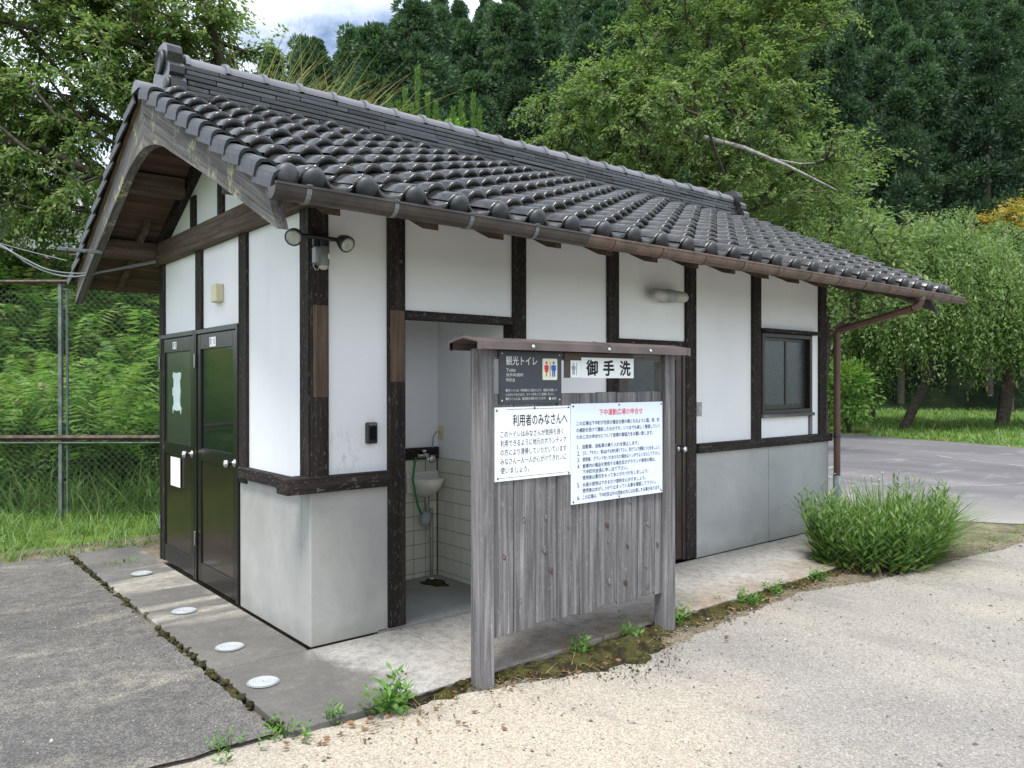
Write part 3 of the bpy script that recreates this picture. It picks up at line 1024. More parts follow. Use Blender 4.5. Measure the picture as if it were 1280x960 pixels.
# window
wf = MB()
wx0, wx1, wz0, wz1 = 4.632, 5.535, 1.235, 2.02
wf.box(wx0, wx0 + 0.04, -0.012, 0.08, wz0, wz1, 0.003)
wf.box(wx1 - 0.04, wx1, -0.012, 0.08, wz0, wz1, 0.003)
wf.box(wx0 + 0.0405, wx1 - 0.0405, -0.012, 0.08, wz1 - 0.04, wz1, 0.003)
wf.box(wx0 + 0.0405, wx1 - 0.0405, -0.012, 0.08, wz0, wz0 + 0.04, 0.003)
win = wf.build('window', 'window_frame', B)
for i, (a, b_, y) in enumerate(((wx0 + 0.041, 5.10, 0.012), (5.06, wx1 - 0.041, 0.036))):
    s = MB()
    z0, z1 = wz0 + 0.041, wz1 - 0.041
    s.box(a, a + 0.035, y, y + 0.022, z0, z1, 0.002)
    s.box(b_ - 0.035, b_, y, y + 0.022, z0, z1, 0.002)
    s.box(a + 0.0352, b_ - 0.0352, y, y + 0.022, z0, z0 + 0.045, 0.002)
    s.box(a + 0.0352, b_ - 0.0352, y, y + 0.022, z1 - 0.03, z1, 0.002)
    s.build('sash', 'window_frame', win)
    MB().box(a + 0.0354, b_ - 0.0354, y + 0.008, y + 0.014, z0 + 0.0452, z1 - 0.0302).build('pane', 'frosted_glass', win)
MB().box(4.60, 5.61, -0.065, 0.09, 2.024, 2.06, 0.004).build('window_hood', 'dark_wood_x', win)
MB().box(4.617, 5.55, -0.035, 0.085, 1.201, 1.234, 0.004).build('sill', 'grey_wood_x', win)
MB().box(5.501, 5.5545, -0.004, 0.085, 1.006, 1.2005, 0.003).build('trim', 'grey_wood_z', win)
MB().box(5.5365, 5.5545, -0.003, 0.08, 1.2345, 2.023, 0.002).build('trim', 'grey_wood_z', win)

# roof timber --------------------------------------------------------------
roof = MB()
for sgn in (1, -1):
    pts = []
    for y, off in ((YE + 0.05, 0.0), (YR, 0.0), (YR, -0.018), (YE + 0.05, -0.018)):
        yy = y if sgn == 1 else 2 * YR - y
        pts.append((yy, deck(yy) + off))
    roof.prism(pts if sgn == 1 else pts[::-1], 0, XL + 0.05, XR - 0.05)
ROOF = roof.build('roof', 'brown_wood_x', B)
NB = 10
for sgn in (1, -1):
    for k in range(NB):
        ya = YE + 0.06 + (YR - YE - 0.06) * k / NB + 0.003
        yb = YE + 0.06 + (YR - YE - 0.06) * (k + 1) / NB - 0.003
        pts = []
        for y, off in ((ya, -0.0185), (yb, -0.0185), (yb, -0.036), (ya, -0.036)):
            yy = y if sgn == 1 else 2 * YR - y
            pts.append((yy, deck(yy) + off + (0 if off > -0.03 else random.uniform(-0.003, 0.003))))
        m = MB()
        m.prism(pts, 0, XL + 0.055, XR - 0.055)
        m.build('soffit_board', 'soffit_wood', ROOF)
# rafters
xr = [-0.19, 0.40, 0.86, 1.32, 1.78, 2.24, 2.70, 3.16, 3.62, 4.08, 4.54, 5.0, 5.46, 5.92, 6.38]
for sgn in (1, -1):
    for x in xr:
        pts = []
        for y, off in ((YE + 0.10, -0.037), (0.30, -0.037), (0.30, -0.105), (YE + 0.18, -0.105), (YE + 0.10, -0.085)):
            yy = y if sgn == 1 else 2 * YR - y
            pts.append((yy, deck(yy) + off))
        m = MB()
        m.prism(pts, 0, x - 0.025, x + 0.025)
        m.build('rafter', 'brown_wood_y', ROOF)
# gable rafter against the wall plaster
for sgn in (1, -1):
    pts = []
    for y, off in ((0.0, -0.037), (YR - 0.002, -0.037), (YR - 0.002, -0.135), (0.0, -0.135)):
        yy = y if sgn == 1 else 2 * YR - y
        pts.append((yy, deck(yy) + off))
    m = MB()
    m.prism(pts, 0, -0.045, 0.0135)
    m.build('rafter', 'dark_wood_y', ROOF)
# purlins reaching out under both verges
for y, z, h, w in ((2.90, 2.60, 0.15, 0.13), (2.10, deck(2.16) - 0.037 - 0.15, 0.15, 0.11), (0.75, deck(0.75) - 0.037 - 0.15, 0.15, 0.11), (0.02, 2.60, 0.15, 0.12), (YR - 0.055, deck(YR - 0.05) - 0.037 - 0.16, 0.15, 0.11)):
    MB().box(XL + 0.085, -0.0555, y, y + w, z, z + h, 0.005).build('purlin', 'brown_wood_x', ROOF)
    MB().box(5.83, XR - 0.085, y, y + w, z, z + h, 0.005).build('purlin', 'brown_wood_x', ROOF)
# barge boards
for xa, xb in ((XL + 0.022, XL + 0.082), (XR - 0.082, XR - 0.022)):
    for sgn in (1, -1):
        top = [(-0.64, deck(-0.64) - 0.004), (YR - 0.001, deck(YR) - 0.004)]
        low = []
        for y in np.linspace(YR - 0.001, -0.765, 26):
            base = 2.262 + 0.447 * (y + 0.765)
            u = min(1.0, max(0.0, (YR - y) / 0.55))
            arch = 0.115 * (1 - u) ** 2.0
            belly = 0.012 * math.sin(math.pi * min(1, (y + 0.765) / 1.6)) if y < 0.835 else 0.0
            low.append((y, base - arch + belly))
        pts = top + low
        if sgn == -1:
            pts = [(2 * YR - y, z) for y, z in pts][::-1]
        m = MB()
        m.prism(pts, 0, xa, xb)
        m.build('barge_board', 'barge_wood' if sgn == 1 else 'barge_wood_far', ROOF)
        # verge board on top of it
        q = []
        for y, off in ((YE + 0.07, 0.001), (YR - 0.001, 0.001), (YR - 0.001, 0.045), (YE + 0.07, 0.045)):
            yy = y if sgn == 1 else 2 * YR - y
            q.append((yy, deck(yy) + off))
        m = MB()
        m.prism(q, 0, min(xa, xb) - 0.012, max(xa, xb) + 0.012)
        m.build('verge_board', 'eave_wood', ROOF)
# eave boards
for sgn in (1, -1):
    q = []
    for y, off in ((YE + 0.03, -0.03), (YE + 0.052, -0.03), (YE + 0.052, 0.05), (YE + 0.03, 0.05)):
        yy = y if sgn == 1 else 2 * YR - y
        q.append((yy, deck(yy) + off))
    m = MB()
    m.prism(q, 0, XL + 0.085, XR - 0.085)
    m.build('eave_board', 'brown_wood_x', ROOF)

# roof tiles --------------------------------------------------------------------
NC, NRW = 26, 11
TX0, TX1 = XL + 0.09, XR - 0.05
PT = (TX1 - TX0) / NC
SLEN = (YR - 0.10 - YE + 0.02) / math.cos(TH)
EXP = SLEN / NRW
TL = EXP + 0.05


def prof(s):
    if s < 0.50:
        return 0.053 * math.sin(math.pi * s / 0.50) ** 0.6
    return -0.032 * math.sin(math.pi * (s - 0.50) / 0.50) ** 0.7


def tile_geo(mb, eave=False, M=None, NS=13):
    V, F = [], []
    ov = 1.045
    for j, (v, dz) in enumerate(((0.0, -0.006), (0.010, 0.0), (TL * 0.5, 0.0), (TL, 0.0))):
        for i in range(NS):
            s = i / (NS - 1)
            V.append((s * PT * ov, v, prof(s) + 0.056 * (1 - v / TL) + 0.014 + dz))
    for j in range(3):
        for i in range(NS - 1):
            a = j * NS + i
            F.append((a, a + 1, a + NS + 1, a + NS))
    # lower lip
    o = len(V)
    for i in range(NS):
        s = i / (NS - 1)
        drop = 0.042
        if eave:
            drop = 0.040 if s < 0.5 else 0.040 + 0.026 * math.sin(math.pi * (s - 0.5) / 0.5)
        V.append((s * PT * ov, 0.002, prof(s) + 0.070 - 0.006 - drop))
    for i in range(NS - 1):
        F.append((o + i, o + i + 1, i + 1, i))
    o2 = len(V)
    for i in range(NS):
        x, y, z = V[o + i]
        V.append((x, 0.05, z + 0.004))
    for i in range(NS - 1):
        F.append((o2 + i, o2 + i + 1, o + i + 1, o + i))
    # right edge thickness
    V.append((PT * ov, TL, prof(1) - 0.012))
    F.append((NS - 1, o + NS - 1, len(V) - 1, 3 * NS + NS - 1))
    if M is not None:
        V = [tuple(M @ Vector(p)) for p in V]
    mb.add(V, F, True)
    if eave:
        c = Vector((0.25 * PT * ov, 0.004, 0.060))
        prf = [(0.056, -0.02), (0.057, 0.014), (0.050, 0.026), (0.032, 0.034), (0.010, 0.036)]
        return MB().lathe(prf, 14, c, (0, -1, 0)).mesh('eave_cap', 'cap_tile')


tile_me = MB(); tile_geo(tile_me); tile_me = tile_me.mesh('roof_tile', 'roof_tile')
eave_me = MB(); ecap_me = tile_geo(eave_me, True); eave_me = eave_me.mesh('eave_tile', 'roof_tile')
for c in range(NC):
    for r in range(NRW):
        v = r * EXP - 0.035
        y = YE + v * math.cos(TH)
        z = 2.415 + 0.040 + v * math.sin(TH)
        o = link('eave_tile' if r == 0 else 'roof_tile', eave_me if r == 0 else tile_me, ROOF)
        o.location = (TX0 + c * PT, y, z + random.uniform(-0.003, 0.003))
        o.rotation_euler = (TH + random.uniform(-0.016, 0.016), random.uniform(-0.025, 0.025), random.uniform(-0.022, 0.022))
        if r == 0:
            oc_ = link('eave_cap', ecap_me, ROOF)
            oc_.location, oc_.rotation_euler = o.location, o.rotation_euler
# the unseen rear slope, joined
bm_ = MB()
for c in range(NC):
    for r in range(NRW):
        v = r * EXP - 0.035
        y = 2 * YR - (YE + v * math.cos(TH))
        z = 2.415 + 0.030 + v * math.sin(TH)
        M = Matrix.Translation((TX1 - c * PT, y, z)) @ Matrix.Rotation(math.pi, 4, 'Z') @ Matrix.Rotation(TH, 4, 'X')
        tile_geo(bm_, False, M, 9)
stuff(bm_.build('rear_slope_tiles', 'roof_tile', ROOF))


# verge tiles with hanging flaps
def verge_mesh():
    sec = [(0.125, 0.005), (0.105, 0.028), (0.075, 0.042), (0.045, 0.045), (0.018, 0.040), (0.002, 0.024), (-0.004, 0.0), (-0.004, -0.050)]
    inn = [(0.008, -0.050), (0.008, -0.002), (0.026, 0.024), (0.06, 0.031), (0.10, 0.014)]
    ring = sec + inn
    n = len(ring)
    V, F = [], []
    for v, dz in ((0.0, 0.030), (TL - 0.015, 0.0)):
        for x, z in ring:
            V.append((x - 0.008 * (v == 0.0), v, z + dz))
    for i in range(n):
        j = (i + 1) % n
        F.append((i, j, n + j, n + i))
    mb = MB()
    mb.add(V, F, False)
    mb.add(V[:n], [tuple(range(n))])
    mb.add(V[n:], [tuple(reversed(range(n)))])
    return mb


vm = verge_mesh()
vmL = vm.mesh('verge_tile', 'cap_tile')
vm2 = MB(); vm2.add([(-x, y, z) for x, y, z in vm.v], [tuple(reversed(f)) for f in vm.f]); vmR = vm2.mesh('verge_tile', 'cap_tile')
for side in (0, 1):
    for sgn in (1, -1):
        for r in range(NRW):
            v = r * EXP - 0.03
            y = YE + v * math.cos(TH)
            z = 2.415 + 0.045 + v * math.sin(TH)
            x = XL - 0.02 if side == 0 else XR + 0.02
            o = link('verge_tile', (vmL if side == 0 else vmR) if sgn == 1 else (vmR if side == 0 else vmL), ROOF)
            o.location = (x, y if sgn == 1 else 2 * YR - y, z)
            o.rotation_euler = (TH + random.uniform(-0.01, 0.01), random.uniform(-0.02, 0.02), 0 if sgn == 1 else math.pi)
    x = XL + 0.045 if side == 0 else XR - 0.045
    m = MB()
    for yq, dy in ((YE - 0.03, -1), (2 * YR - YE + 0.03, 1)):
        m = MB()
        m.lathe([(0.056, -0.03), (0.056, 0.012), (0.048, 0.024), (0.03, 0.031), (0.01, 0.033)], 14, (x, yq, 2.415 + 0.085), (0, dy, -0.1))
        m.build('verge_end_cap', 'cap_tile', ROOF)

# ridge: bedding, stacked flat courses, half-round caps, end ornaments
RX0, RX1 = -0.30, 6.16
rz0 = 3.528
m = MB()
m.box(RX0, RX1, YR - 0.085, YR + 0.085, deck(YR) - 0.02, 3.755)
RIDGE = m.build('ridge', 'slate_course', B)
for k in range(6):
    hw = 0.170 - 0.011 * k
    z = rz0 + k * 0.0385
    x = RX0 + (-0.2 if k % 2 else 0.0) + random.uniform(-0.05, 0.05)
    while x < RX1:
        L = random.choice((0.40, 0.44, 0.30, 0.52))
        a, b_ = max(RX0 + 0.004, x), min(RX1 - 0.004, x + L - 0.005)
        if b_ - a > 0.05:
            j = random.uniform(-0.007, 0.007)
            for s_ in (-1, 1):
                y0, y1 = (YR - hw + j, YR - 0.086) if s_ < 0 else (YR + 0.086, YR + hw + j)
                dz = random.uniform(-0.002, 0.002)
                if k == 5:
                    dz = 0
                MB().box(a, b_, y0, y1, z + dz, z + 0.030 + dz, 0.004).build('ridge_slate' if s_ < 0 else 'rear_ridge_slate', 'slate_course', RIDGE)
        x += L
m = MB()
for i in range(13):
    pass
NRC = 23
cw = (RX1 - RX0) / NRC
sec = [(0.098 * math.cos(t), 0.080 * math.sin(t)) for t in np.linspace(math.pi, 0, 13)]
sec2 = [(0.114 * math.cos(t), 0.096 * math.sin(t)) for t in np.linspace(math.pi, 0, 13)]


def half(mb, s, x0, x1):
    V = [(x0, y, z) for y, z in s] + [(x1, y, z) for y, z in s]
    n = len(s)
    mb.add(V, [(i, n + i, n + i + 1, i + 1) for i in range(n - 1)], True)
    mb.add(V, [tuple(range(n)), tuple(reversed(range(n, 2 * n)))], False)


m = MB(); half(m, sec, 0.0, cw)
half(m, sec2, 0.0, 0.030)
cap_me = m.mesh('ridge_cap', 'ridge_tile')
for i in range(NRC):
    o = link('ridge_cap', cap_me, RIDGE)
    o.location = (RX0 + 0.03 + i * cw, YR + random.uniform(-0.004, 0.004), 3.762 + random.uniform(-0.003, 0.003))
    o.rotation_euler = (0, random.uniform(-0.006, 0.006), random.uniform(-0.008, 0.008))


def ornament(x0, x1, dirx):
    prf = [(0.20, -0.02), (0.235, 0.02), (0.235, 0.075), (0.205, 0.105), (0.175, 0.115), (0.19, 0.14), (0.195, 0.185), (0.165, 0.215), (0.125, 0.225),
           (0.135, 0.25), (0.145, 0.29), (0.13, 0.335), (0.095, 0.362), (0.05, 0.375)]
    pts = [(YR + y, 3.515 + z) for y, z in prf] + [(YR - y, 3.515 + z) for y, z in prf[::-1]]
    m = MB()
    m.prism(pts, 0, x0, x1)
    o = m.build('ridge_ornament', 'roof_tile', RIDGE)
    xf = x0 if dirx < 0 else x1
    MB().lathe([(0.085, 0), (0.085, 0.018), (0.07, 0.026), (0.062, 0.012), (0.0, 0.016)], 18, (xf, YR, 3.515 + 0.255), (dirx, 0, 0)).build('boss', 'cap_tile', o)
    for yq in (-0.16, 0.16):
        MB().lathe([(0.05, 0), (0.05, 0.014), (0.035, 0.024), (0.0, 0.026)], 14, (xf, YR + yq, 3.515 + 0.055), (dirx, 0, 0)).build('boss', 'cap_tile', o)


ornament(-0.405, -0.305, -1)
ornament(RX1 + 0.04, RX1 + 0.15, 1)
m = MB(); half(m, [(y * 0.9, z * 0.9 ) for y, z in sec], XL - 0.03, -0.404); o = m.build('ridge_stub', 'ridge_tile', RIDGE); o.location = (0, YR, 3.53)
m = MB(); half(m, [(y * 0.9, z * 0.9 ) for y, z in sec], RX1 + 0.151, XR + 0.03); o = m.build('ridge_stub', 'roof_tile', RIDGE); o.location = (0, YR, 3.53)

# gutter and downpipe --------------------------------------------------------------
def gutter(x0, x1, y, z, r, mat):
    n = 9
    t_ = [math.pi + math.pi * i / (n - 1) for i in range(n)]
    out = [(y + r * math.cos(a), z + r * math.sin(a)) for a in t_]
    inn = [(y + (r - 0.006) * math.cos(a), z + (r - 0.006) * math.sin(a)) for a in t_[::-1]]
    bead = [(y - r - 0.006, z + 0.004), (y - r - 0.006, z + 0.014), (y - r + 0.006, z + 0.014)]
    m = MB()
    m.prism(bead + inn[::-1][:0] + [(y - r + 0.006, z)] + inn[::-1][1:] + out[::-1], 0, x0, x1)
    return m


GY, GZ, GR = -0.880, 2.425, 0.056
gb = gutter(-0.60, 1.36, GY, GZ, GR, None)
gu = gb.build('gutter', 'gutter_brown', B)
gutter(1.36, 6.98, GY, GZ - 0.002, GR - 0.003, None).build('gutter', 'gutter_copper', B)
MB().prism([(GY + (GR - 0.002) * math.cos(a), GZ + (GR - 0.002) * math.sin(a)) for a in np.linspace(math.pi, 2 * math.pi, 9)], 0, -0.596, -0.590).build('end_cap', 'gutter_brown', gu)
for i, x in enumerate((-0.44, 0.02, 0.48, 0.94)):
    m = MB()
    m.prism([(GY + (GR + 0.004) * math.cos(a), GZ + (GR + 0.004) * math.sin(a)) for a in np.linspace(math.pi, 2 * math.pi, 9)] + [(GY + (GR + 0.0005) * math.cos(a), GZ + (GR + 0.0005) * math.sin(a)) for a in np.linspace(2 * math.pi, math.pi, 9)], 0, x - 0.012, x + 0.012)
    m.box(x - 0.012, x + 0.012, GY - GR - 0.009, GY - GR + 0.02, GZ + 0.0145, GZ + 0.019)
    m.build('gutter_strap', 'lead_strap', gu)
for i, x in enumerate(np.arange(1.6, 6.9, 0.46)):
    m = MB()
    m.prism([(GY + (GR + 0.004) * math.cos(a), GZ + (GR + 0.004) * math.sin(a)) for a in np.linspace(math.pi, 2 * math.pi, 9)] + [(GY + (GR - 0.0015) * math.cos(a), GZ + (GR - 0.0015) * math.sin(a)) for a in np.linspace(2 * math.pi, math.pi, 9)], 0, x - 0.010, x + 0.010)
    m.build('gutter_strap', 'gutter_copper', gu)
DPX = 6.02
m = MB()
m.tube([(DPX, GY, GZ - 0.02), (DPX, GY, 2.33), (DPX - 0.005, GY + 0.02, 2.295), (DPX - 0.03, GY + 0.07, 2.27)], 0.036, 12)
m.tube([(DPX - 0.03, GY + 0.07, 2.27), (5.91, -0.16, 2.10), (5.905, -0.10, 2.075)], 0.034, 12)
m.tube([(5.905, -0.10, 2.075), (5.90, -0.085, 2.04), (5.90, -0.085, 0.30)], 0.034, 12)
dp = m.build('downpipe', 'downpipe_brown', B)
MB().tube([(DPX, GY, GZ - 0.03), (DPX, GY, GZ - 0.075)], 0.042, 12).build('pipe_collar', 'gutter_copper', dp)
MB().tube([(5.90, -0.085, 0.98), (5.90, -0.085, 0.955)], 0.038, 12).build('pipe_clip', 'gutter_brown', dp)
MB().tube([(5.90, -0.085, 0.56), (5.90, -0.085, -0.05)], 0.041, 12).build('pipe_foot', 'galvanised', dp)
# cable bracket at the far corner of the verge
m = MB()
m.box(XL - 0.26, XL + 0.06, 2.84, 2.87, 2.604, 2.630, 0.002)
cb = m.build('cable_bracket', 'lead_strap', B)
for x in (XL - 0.20, XL - 0.06):
    MB().lathe([(0.007, 0), (0.005, 0.006), (0.0, 0.007)], 8, (x, 2.84, 2.618), (0, -1, 0)).build('bolt', 'black_plastic', cb)

# ------------------------------------------------------------------ lettering
def text_mesh(name, s, mat, bold=0.0):
    cu = bpy.data.curves.new(name, 'FONT')
    cu.body = s
    cu.size = 1.0
    cu.resolution_u = 2
    ob = bpy.data.objects.new(name, cu)
    COL.objects.link(ob)
    dg = bpy.context.evaluated_depsgraph_get()
    me = bpy.data.meshes.new_from_object(ob.evaluated_get(dg))
    bpy.data.objects.remove(ob)
    bpy.data.curves.remove(cu)
    if bold > 0:
        n = len(me.vertices)
        co = np.zeros(n * 3, np.float32)
        me.vertices.foreach_get('co', co)
        co = co.reshape(-1, 3)
        fs = [tuple(p.vertices) for p in me.polygons]
        V, F = [], []
        for i, (dx, dy) in enumerate(((-1, 0), (1, 0), (0, 1), (0, -1))):
            V += [(p[0] + dx * bold, p[1] + dy * bold, i * 0.0001) for p in co]
            F += [tuple(v + i * n for v in f) for f in fs]
        bpy.data.meshes.remove(me)
        me = bpy.data.meshes.new(name)
        me.from_pydata(V, [], F)
        me.update()
    me.name = name
    me.materials.clear()
    me.materials.append(MATS[mat])
    return me


def letter_front(s, mat, parent, x0, x1, z0, z1, y, name='lettering', bold=0.0, fit=True):
    """flat print on a face looking towards -y: fitted to the box x0..x1, z0..z1"""
    me = text_mesh(name, s, mat, bold)
    n = len(me.vertices)
    co = np.zeros(n * 3, np.float32)
    me.vertices.foreach_get('co', co)
    co = co.reshape(-1, 3)
    lo, hi = co.min(0), co.max(0)
    sx = (x1 - x0) / max(1e-6, hi[0] - lo[0])
    sz = (z1 - z0) / max(1e-6, hi[1] - lo[1])
    out = np.zeros_like(co)
    out[:, 0] = x0 + (co[:, 0] - lo[0]) * sx
    out[:, 1] = y - co[:, 2]
    out[:, 2] = z0 + (co[:, 1] - lo[1]) * sz
    me.vertices.foreach_set('co', out.ravel())
    me.update()
    return link(name, me, parent)


def letter_side(s, mat, parent, yl, yr, z0, z1, x, name='lettering', bold=0.0):
    """flat print on a face looking towards -x, left end at yl (far), right end at yr (near)"""
    me = text_mesh(name, s, mat, bold)
    n = len(me.vertices)
    co = np.zeros(n * 3, np.float32)
    me.vertices.foreach_get('co', co)
    co = co.reshape(-1, 3)
    lo, hi = co.min(0), co.max(0)
    out = np.zeros_like(co)
    out[:, 0] = x - co[:, 2]
    out[:, 1] = yl + (co[:, 0] - lo[0]) / (hi[0] - lo[0]) * (yr - yl)
    out[:, 2] = z0 + (co[:, 1] - lo[1]) / (hi[1] - lo[1]) * (z1 - z0)
    me.vertices.foreach_set('co', out.ravel())
    me.update()
    return link(name, me, parent)


letter_side('便\n所', 'print_black', n1, 2.588, 2.562, 1.833, 1.877, -0.0098, bold=0.02)
letter_side('男\n子', 'print_black', n1, 2.538, 2.512, 1.833, 1.877, -0.0098, bold=0.02)
letter_side('便\n所', 'print_black', n2, 1.675, 1.645, 1.824, 1.876, -0.0098, bold=0.02)
letter_side('女\n子', 'print_black', n2, 1.608, 1.575, 1.824, 1.876, -0.0098, bold=0.02)

# ------------------------------------------------------------------ notice board
NBD = thing('notice_board', 'weathered grey wooden notice board with little brown metal roof in front of the entrance', 'notice board', (1.22, -1.0, -0.04))
for x0, x1 in ((0.440, 0.530), (1.905, 2.008)):
    MB().box(x0, x1, -1.062, -0.968, -0.25, 1.725, 0.006).build('post', 'grey_wood_z', NBD)
px_ = [0.5305, 0.678, 0.831, 0.999, 1.168, 1.319, 1.491, 1.678, 1.837, 1.9045]
rb_ = random.Random(4)
for a, b_ in zip(px_[:-1], px_[1:]):
    yo = rb_.uniform(-0.005, 0.004)
    zb = 0.215 + rb_.uniform(-0.012, 0.012)
    MB().box(a + 0.0028, b_ - 0.0028, -1.036 + yo, -1.018 + yo, zb, 1.487 + rb_.uniform(-0.003, 0.003), 0.003).build('plank', 'grey_wood_z', NBD)
for z in (0.30, 1.40):
    MB().box(0.5305, 1.9045, -1.014, -0.98, z, z + 0.07, 0.003).build('rail', 'grey_wood_x', NBD)
MB().box(0.5305, 1.9045, -1.03, -0.985, 1.672, 1.722, 0.003).build('rail', 'grey_wood_x', NBD)
# knots and nail heads on the planks
knots = [(0.61, 0.62), (0.59, 0.42), (0.72, 0.37), (0.77, 0.30), (0.90, 0.62), (0.95, 0.50), (1.08, 0.72), (1.10, 0.52), (1.06, 0.95), (1.23, 0.55), (1.26, 0.80), (1.24, 0.42), (1.40, 0.70), (1.41, 0.60), (1.42, 0.36), (1.58, 0.55), (1.60, 0.82), (1.56, 0.33), (1.75, 0.40), (1.77, 0.66), (1.76, 0.28), (0.60, 0.90), (0.75, 0.80), (0.91, 0.80), (1.86, 0.52)]
for x, z in knots:
    m = MB()
    r_ = rb_.uniform(0.007, 0.014)
    an = rb_.uniform(0, 3.1)
    V = []
    for rr, yy in ((r_ * 1.5, -1.0372), (r_, -1.0405), (r_ * 0.5, -1.0385)):
        for k in range(10):
            t_ = 2 * math.pi * k / 10
            u_, v_ = rr * 0.75 * math.cos(t_), rr * 1.3 * math.sin(t_)
            V.append((x + u_ * math.cos(an * .3) - v_ * math.sin(an * .3), yy, z + u_ * math.sin(an * .3) + v_ * math.cos(an * .3)))
    F = []
    for j in range(2):
        for k in range(10):
            F.append((j * 10 + k, (j + 1) * 10 + k, (j + 1) * 10 + (k + 1) % 10, j * 10 + (k + 1) % 10))
    F.append(tuple(20 + k for k in range(10))[::-1])
    m.add(V, F, True)
    m.build('knot', 'brown_wood_z' if rb_.random() < 0.18 else 'grey_wood_z', NBD)
# little folded metal roof
cap = MB()
cap.prism([(-1.150, 1.716), (-1.144, 1.716), (-1.144, 1.752), (-1.02, 1.776), (-0.896, 1.752), (-0.896, 1.716), (-0.89, 1.716), (-0.89, 1.757), (-1.02, 1.783), (-1.150, 1.757)][::-1], 0, 0.365, 2.030)
cp = cap.build('cap_roof', 'cap_metal', NBD)
for a, b_ in ((0.355, 0.380), (1.30, 1.318), (2.02, 2.042)):
    m = MB()
    m.prism([(-1.153, 1.714), (-1.144, 1.714), (-1.144, 1.751), (-1.02, 1.775), (-0.896, 1.751), (-0.896, 1.714), (-0.887, 1.714), (-0.887, 1.760), (-1.02, 1.786), (-1.153, 1.760)][::-1], 0, a, b_)
    m.build('cap_joint', 'cap_metal', cp)
for x in (0.72, 1.30, 1.66):
    MB().lathe([(0.011, 0), (0.011, 0.004), (0.006, 0.008), (0, 0.009)], 10, (x, -1.150, 1.735), (0, -1, 0)).build('fixing', 'galvanised', cp)


def screws(parent, pts, y, mat='print_ink', r=0.006):
    for x, z in pts:
        MB().lathe([(r, 0), (r * 0.8, 0.003), (0, 0.004)], 8, (x, y, z), (0, -1, 0)).build('screw', mat, parent)


# slate grey tourist toilet sign
yS = -1.0475
s1 = thing('toilet_sign', 'square slate grey toilet sign with red and blue pictograms on the notice board', 'sign', (0.795, -1.045, 1.43))
MB().box(0.572, 1.021, -1.047, -1.040, 1.431, 1.7145, 0.0015).build('panel', 'sign_slate', s1)
letter_front('観光トイレ', 'print_white', s1, 0.618, 0.838, 1.638, 1.688, yS, bold=0.008)
letter_front('Toilet', 'print_white', s1, 0.620, 0.685, 1.604, 1.622, yS)
letter_front('洗手间/廁所', 'print_white', s1, 0.618, 0.738, 1.578, 1.596, yS)
letter_front('화장실', 'print_white', s1, 0.618, 0.678, 1.551, 1.569, yS)
letter_front('観光トイレは、所有者のご協力により、皆様に利用して', 'print_white', s1, 0.616, 0.985, 1.497, 1.512, yS)
letter_front('いただいております。マナーを守ってご利用ください。', 'print_white', s1, 0.616, 0.965, 1.474, 1.489, yS)
letter_front('観光トイレには、宿泊税が活用されています。', 'print_white', s1, 0.616, 0.905, 1.452, 1.467, yS)
letter_front('京都市', 'print_white', s1, 0.946, 0.982, 1.450, 1.464, yS)
em = MB()
em.prism([(0.932 + 0.007 * math.cos(t_) * (1 + 0.25 * math.cos(6 * t_)), 1.457 + 0.007 * math.sin(t_) * (1 + 0.25 * math.cos(6 * t_))) for t_ in np.linspace(0, 2 * math.pi, 24, endpoint=False)][::-1], 1, yS, yS + 0.0004)
em.build('emblem', 'sign_cream', s1)


def rrect(x0, x1, z0, z1, r, n=5):
    out = []
    for cx, cz, a0 in ((x1 - r, z1 - r, 0), (x0 + r, z1 - r, 90), (x0 + r, z0 + r, 180), (x1 - r, z0 + r, 270)):
        for k in range(n):
            a = R(a0 + 90 * k / (n - 1))
            out.append((cx + r * math.cos(a), cz + r * math.sin(a)))
    return out


m = MB(); m.prism(rrect(0.877, 0.987, 1.560, 1.678, 0.008)[::-1], 1, -1.0482, -1.0471)
pg = m.build('pictogram', 'sign_cream', s1)


def person_icon(cx, zb, h, mat, parent, y, skirt):
    """toilet pictogram figure"""
    m = MB()
    hr = h * 0.095
    m.prism([(cx + hr * math.cos(t_), zb + h - hr + hr * math.sin(t_)) for t_ in np.linspace(2 * math.pi, 0, 14, endpoint=False)], 1, y - 0.0006, y)
    w = h * 0.15
    sh = zb + h * 0.77
    if skirt:
        pts = [(cx - w * .9, sh), (cx + w * .9, sh), (cx + w * 1.25, sh - h * .06), (cx + w * 1.3, zb + h * .44), (cx + w * .75, zb + h * .46), (cx + w * 1.15, zb + h * .30), (cx + w * .3, zb + h * .30), (cx + w * .25, zb), (cx - w * .25, zb), (cx - w * .3, zb + h * .30), (cx - w * 1.15, zb + h * .30), (cx - w * .75, zb + h * .46), (cx - w * 1.3, zb + h * .44), (cx - w * 1.25, sh - h * .06)]
    else:
        pts = [(cx - w * 1.1, sh), (cx + w * 1.1, sh), (cx + w * 1.45, sh - h * .06), (cx + w * 1.45, zb + h * .42), (cx + w * .95, zb + h * .42), (cx + w * .9, zb), (cx + w * .15, zb), (cx + w * .1, zb + h * .38), (cx - w * .1, zb + h * .38), (cx - w * .15, zb), (cx - w * .9, zb), (cx - w * .95, zb + h * .42), (cx - w * 1.45, zb + h * .42), (cx - w * 1.45, sh - h * .06)]
    m.prism(pts, 1, y - 0.0006, y)
    return m.build('figure', mat, parent)


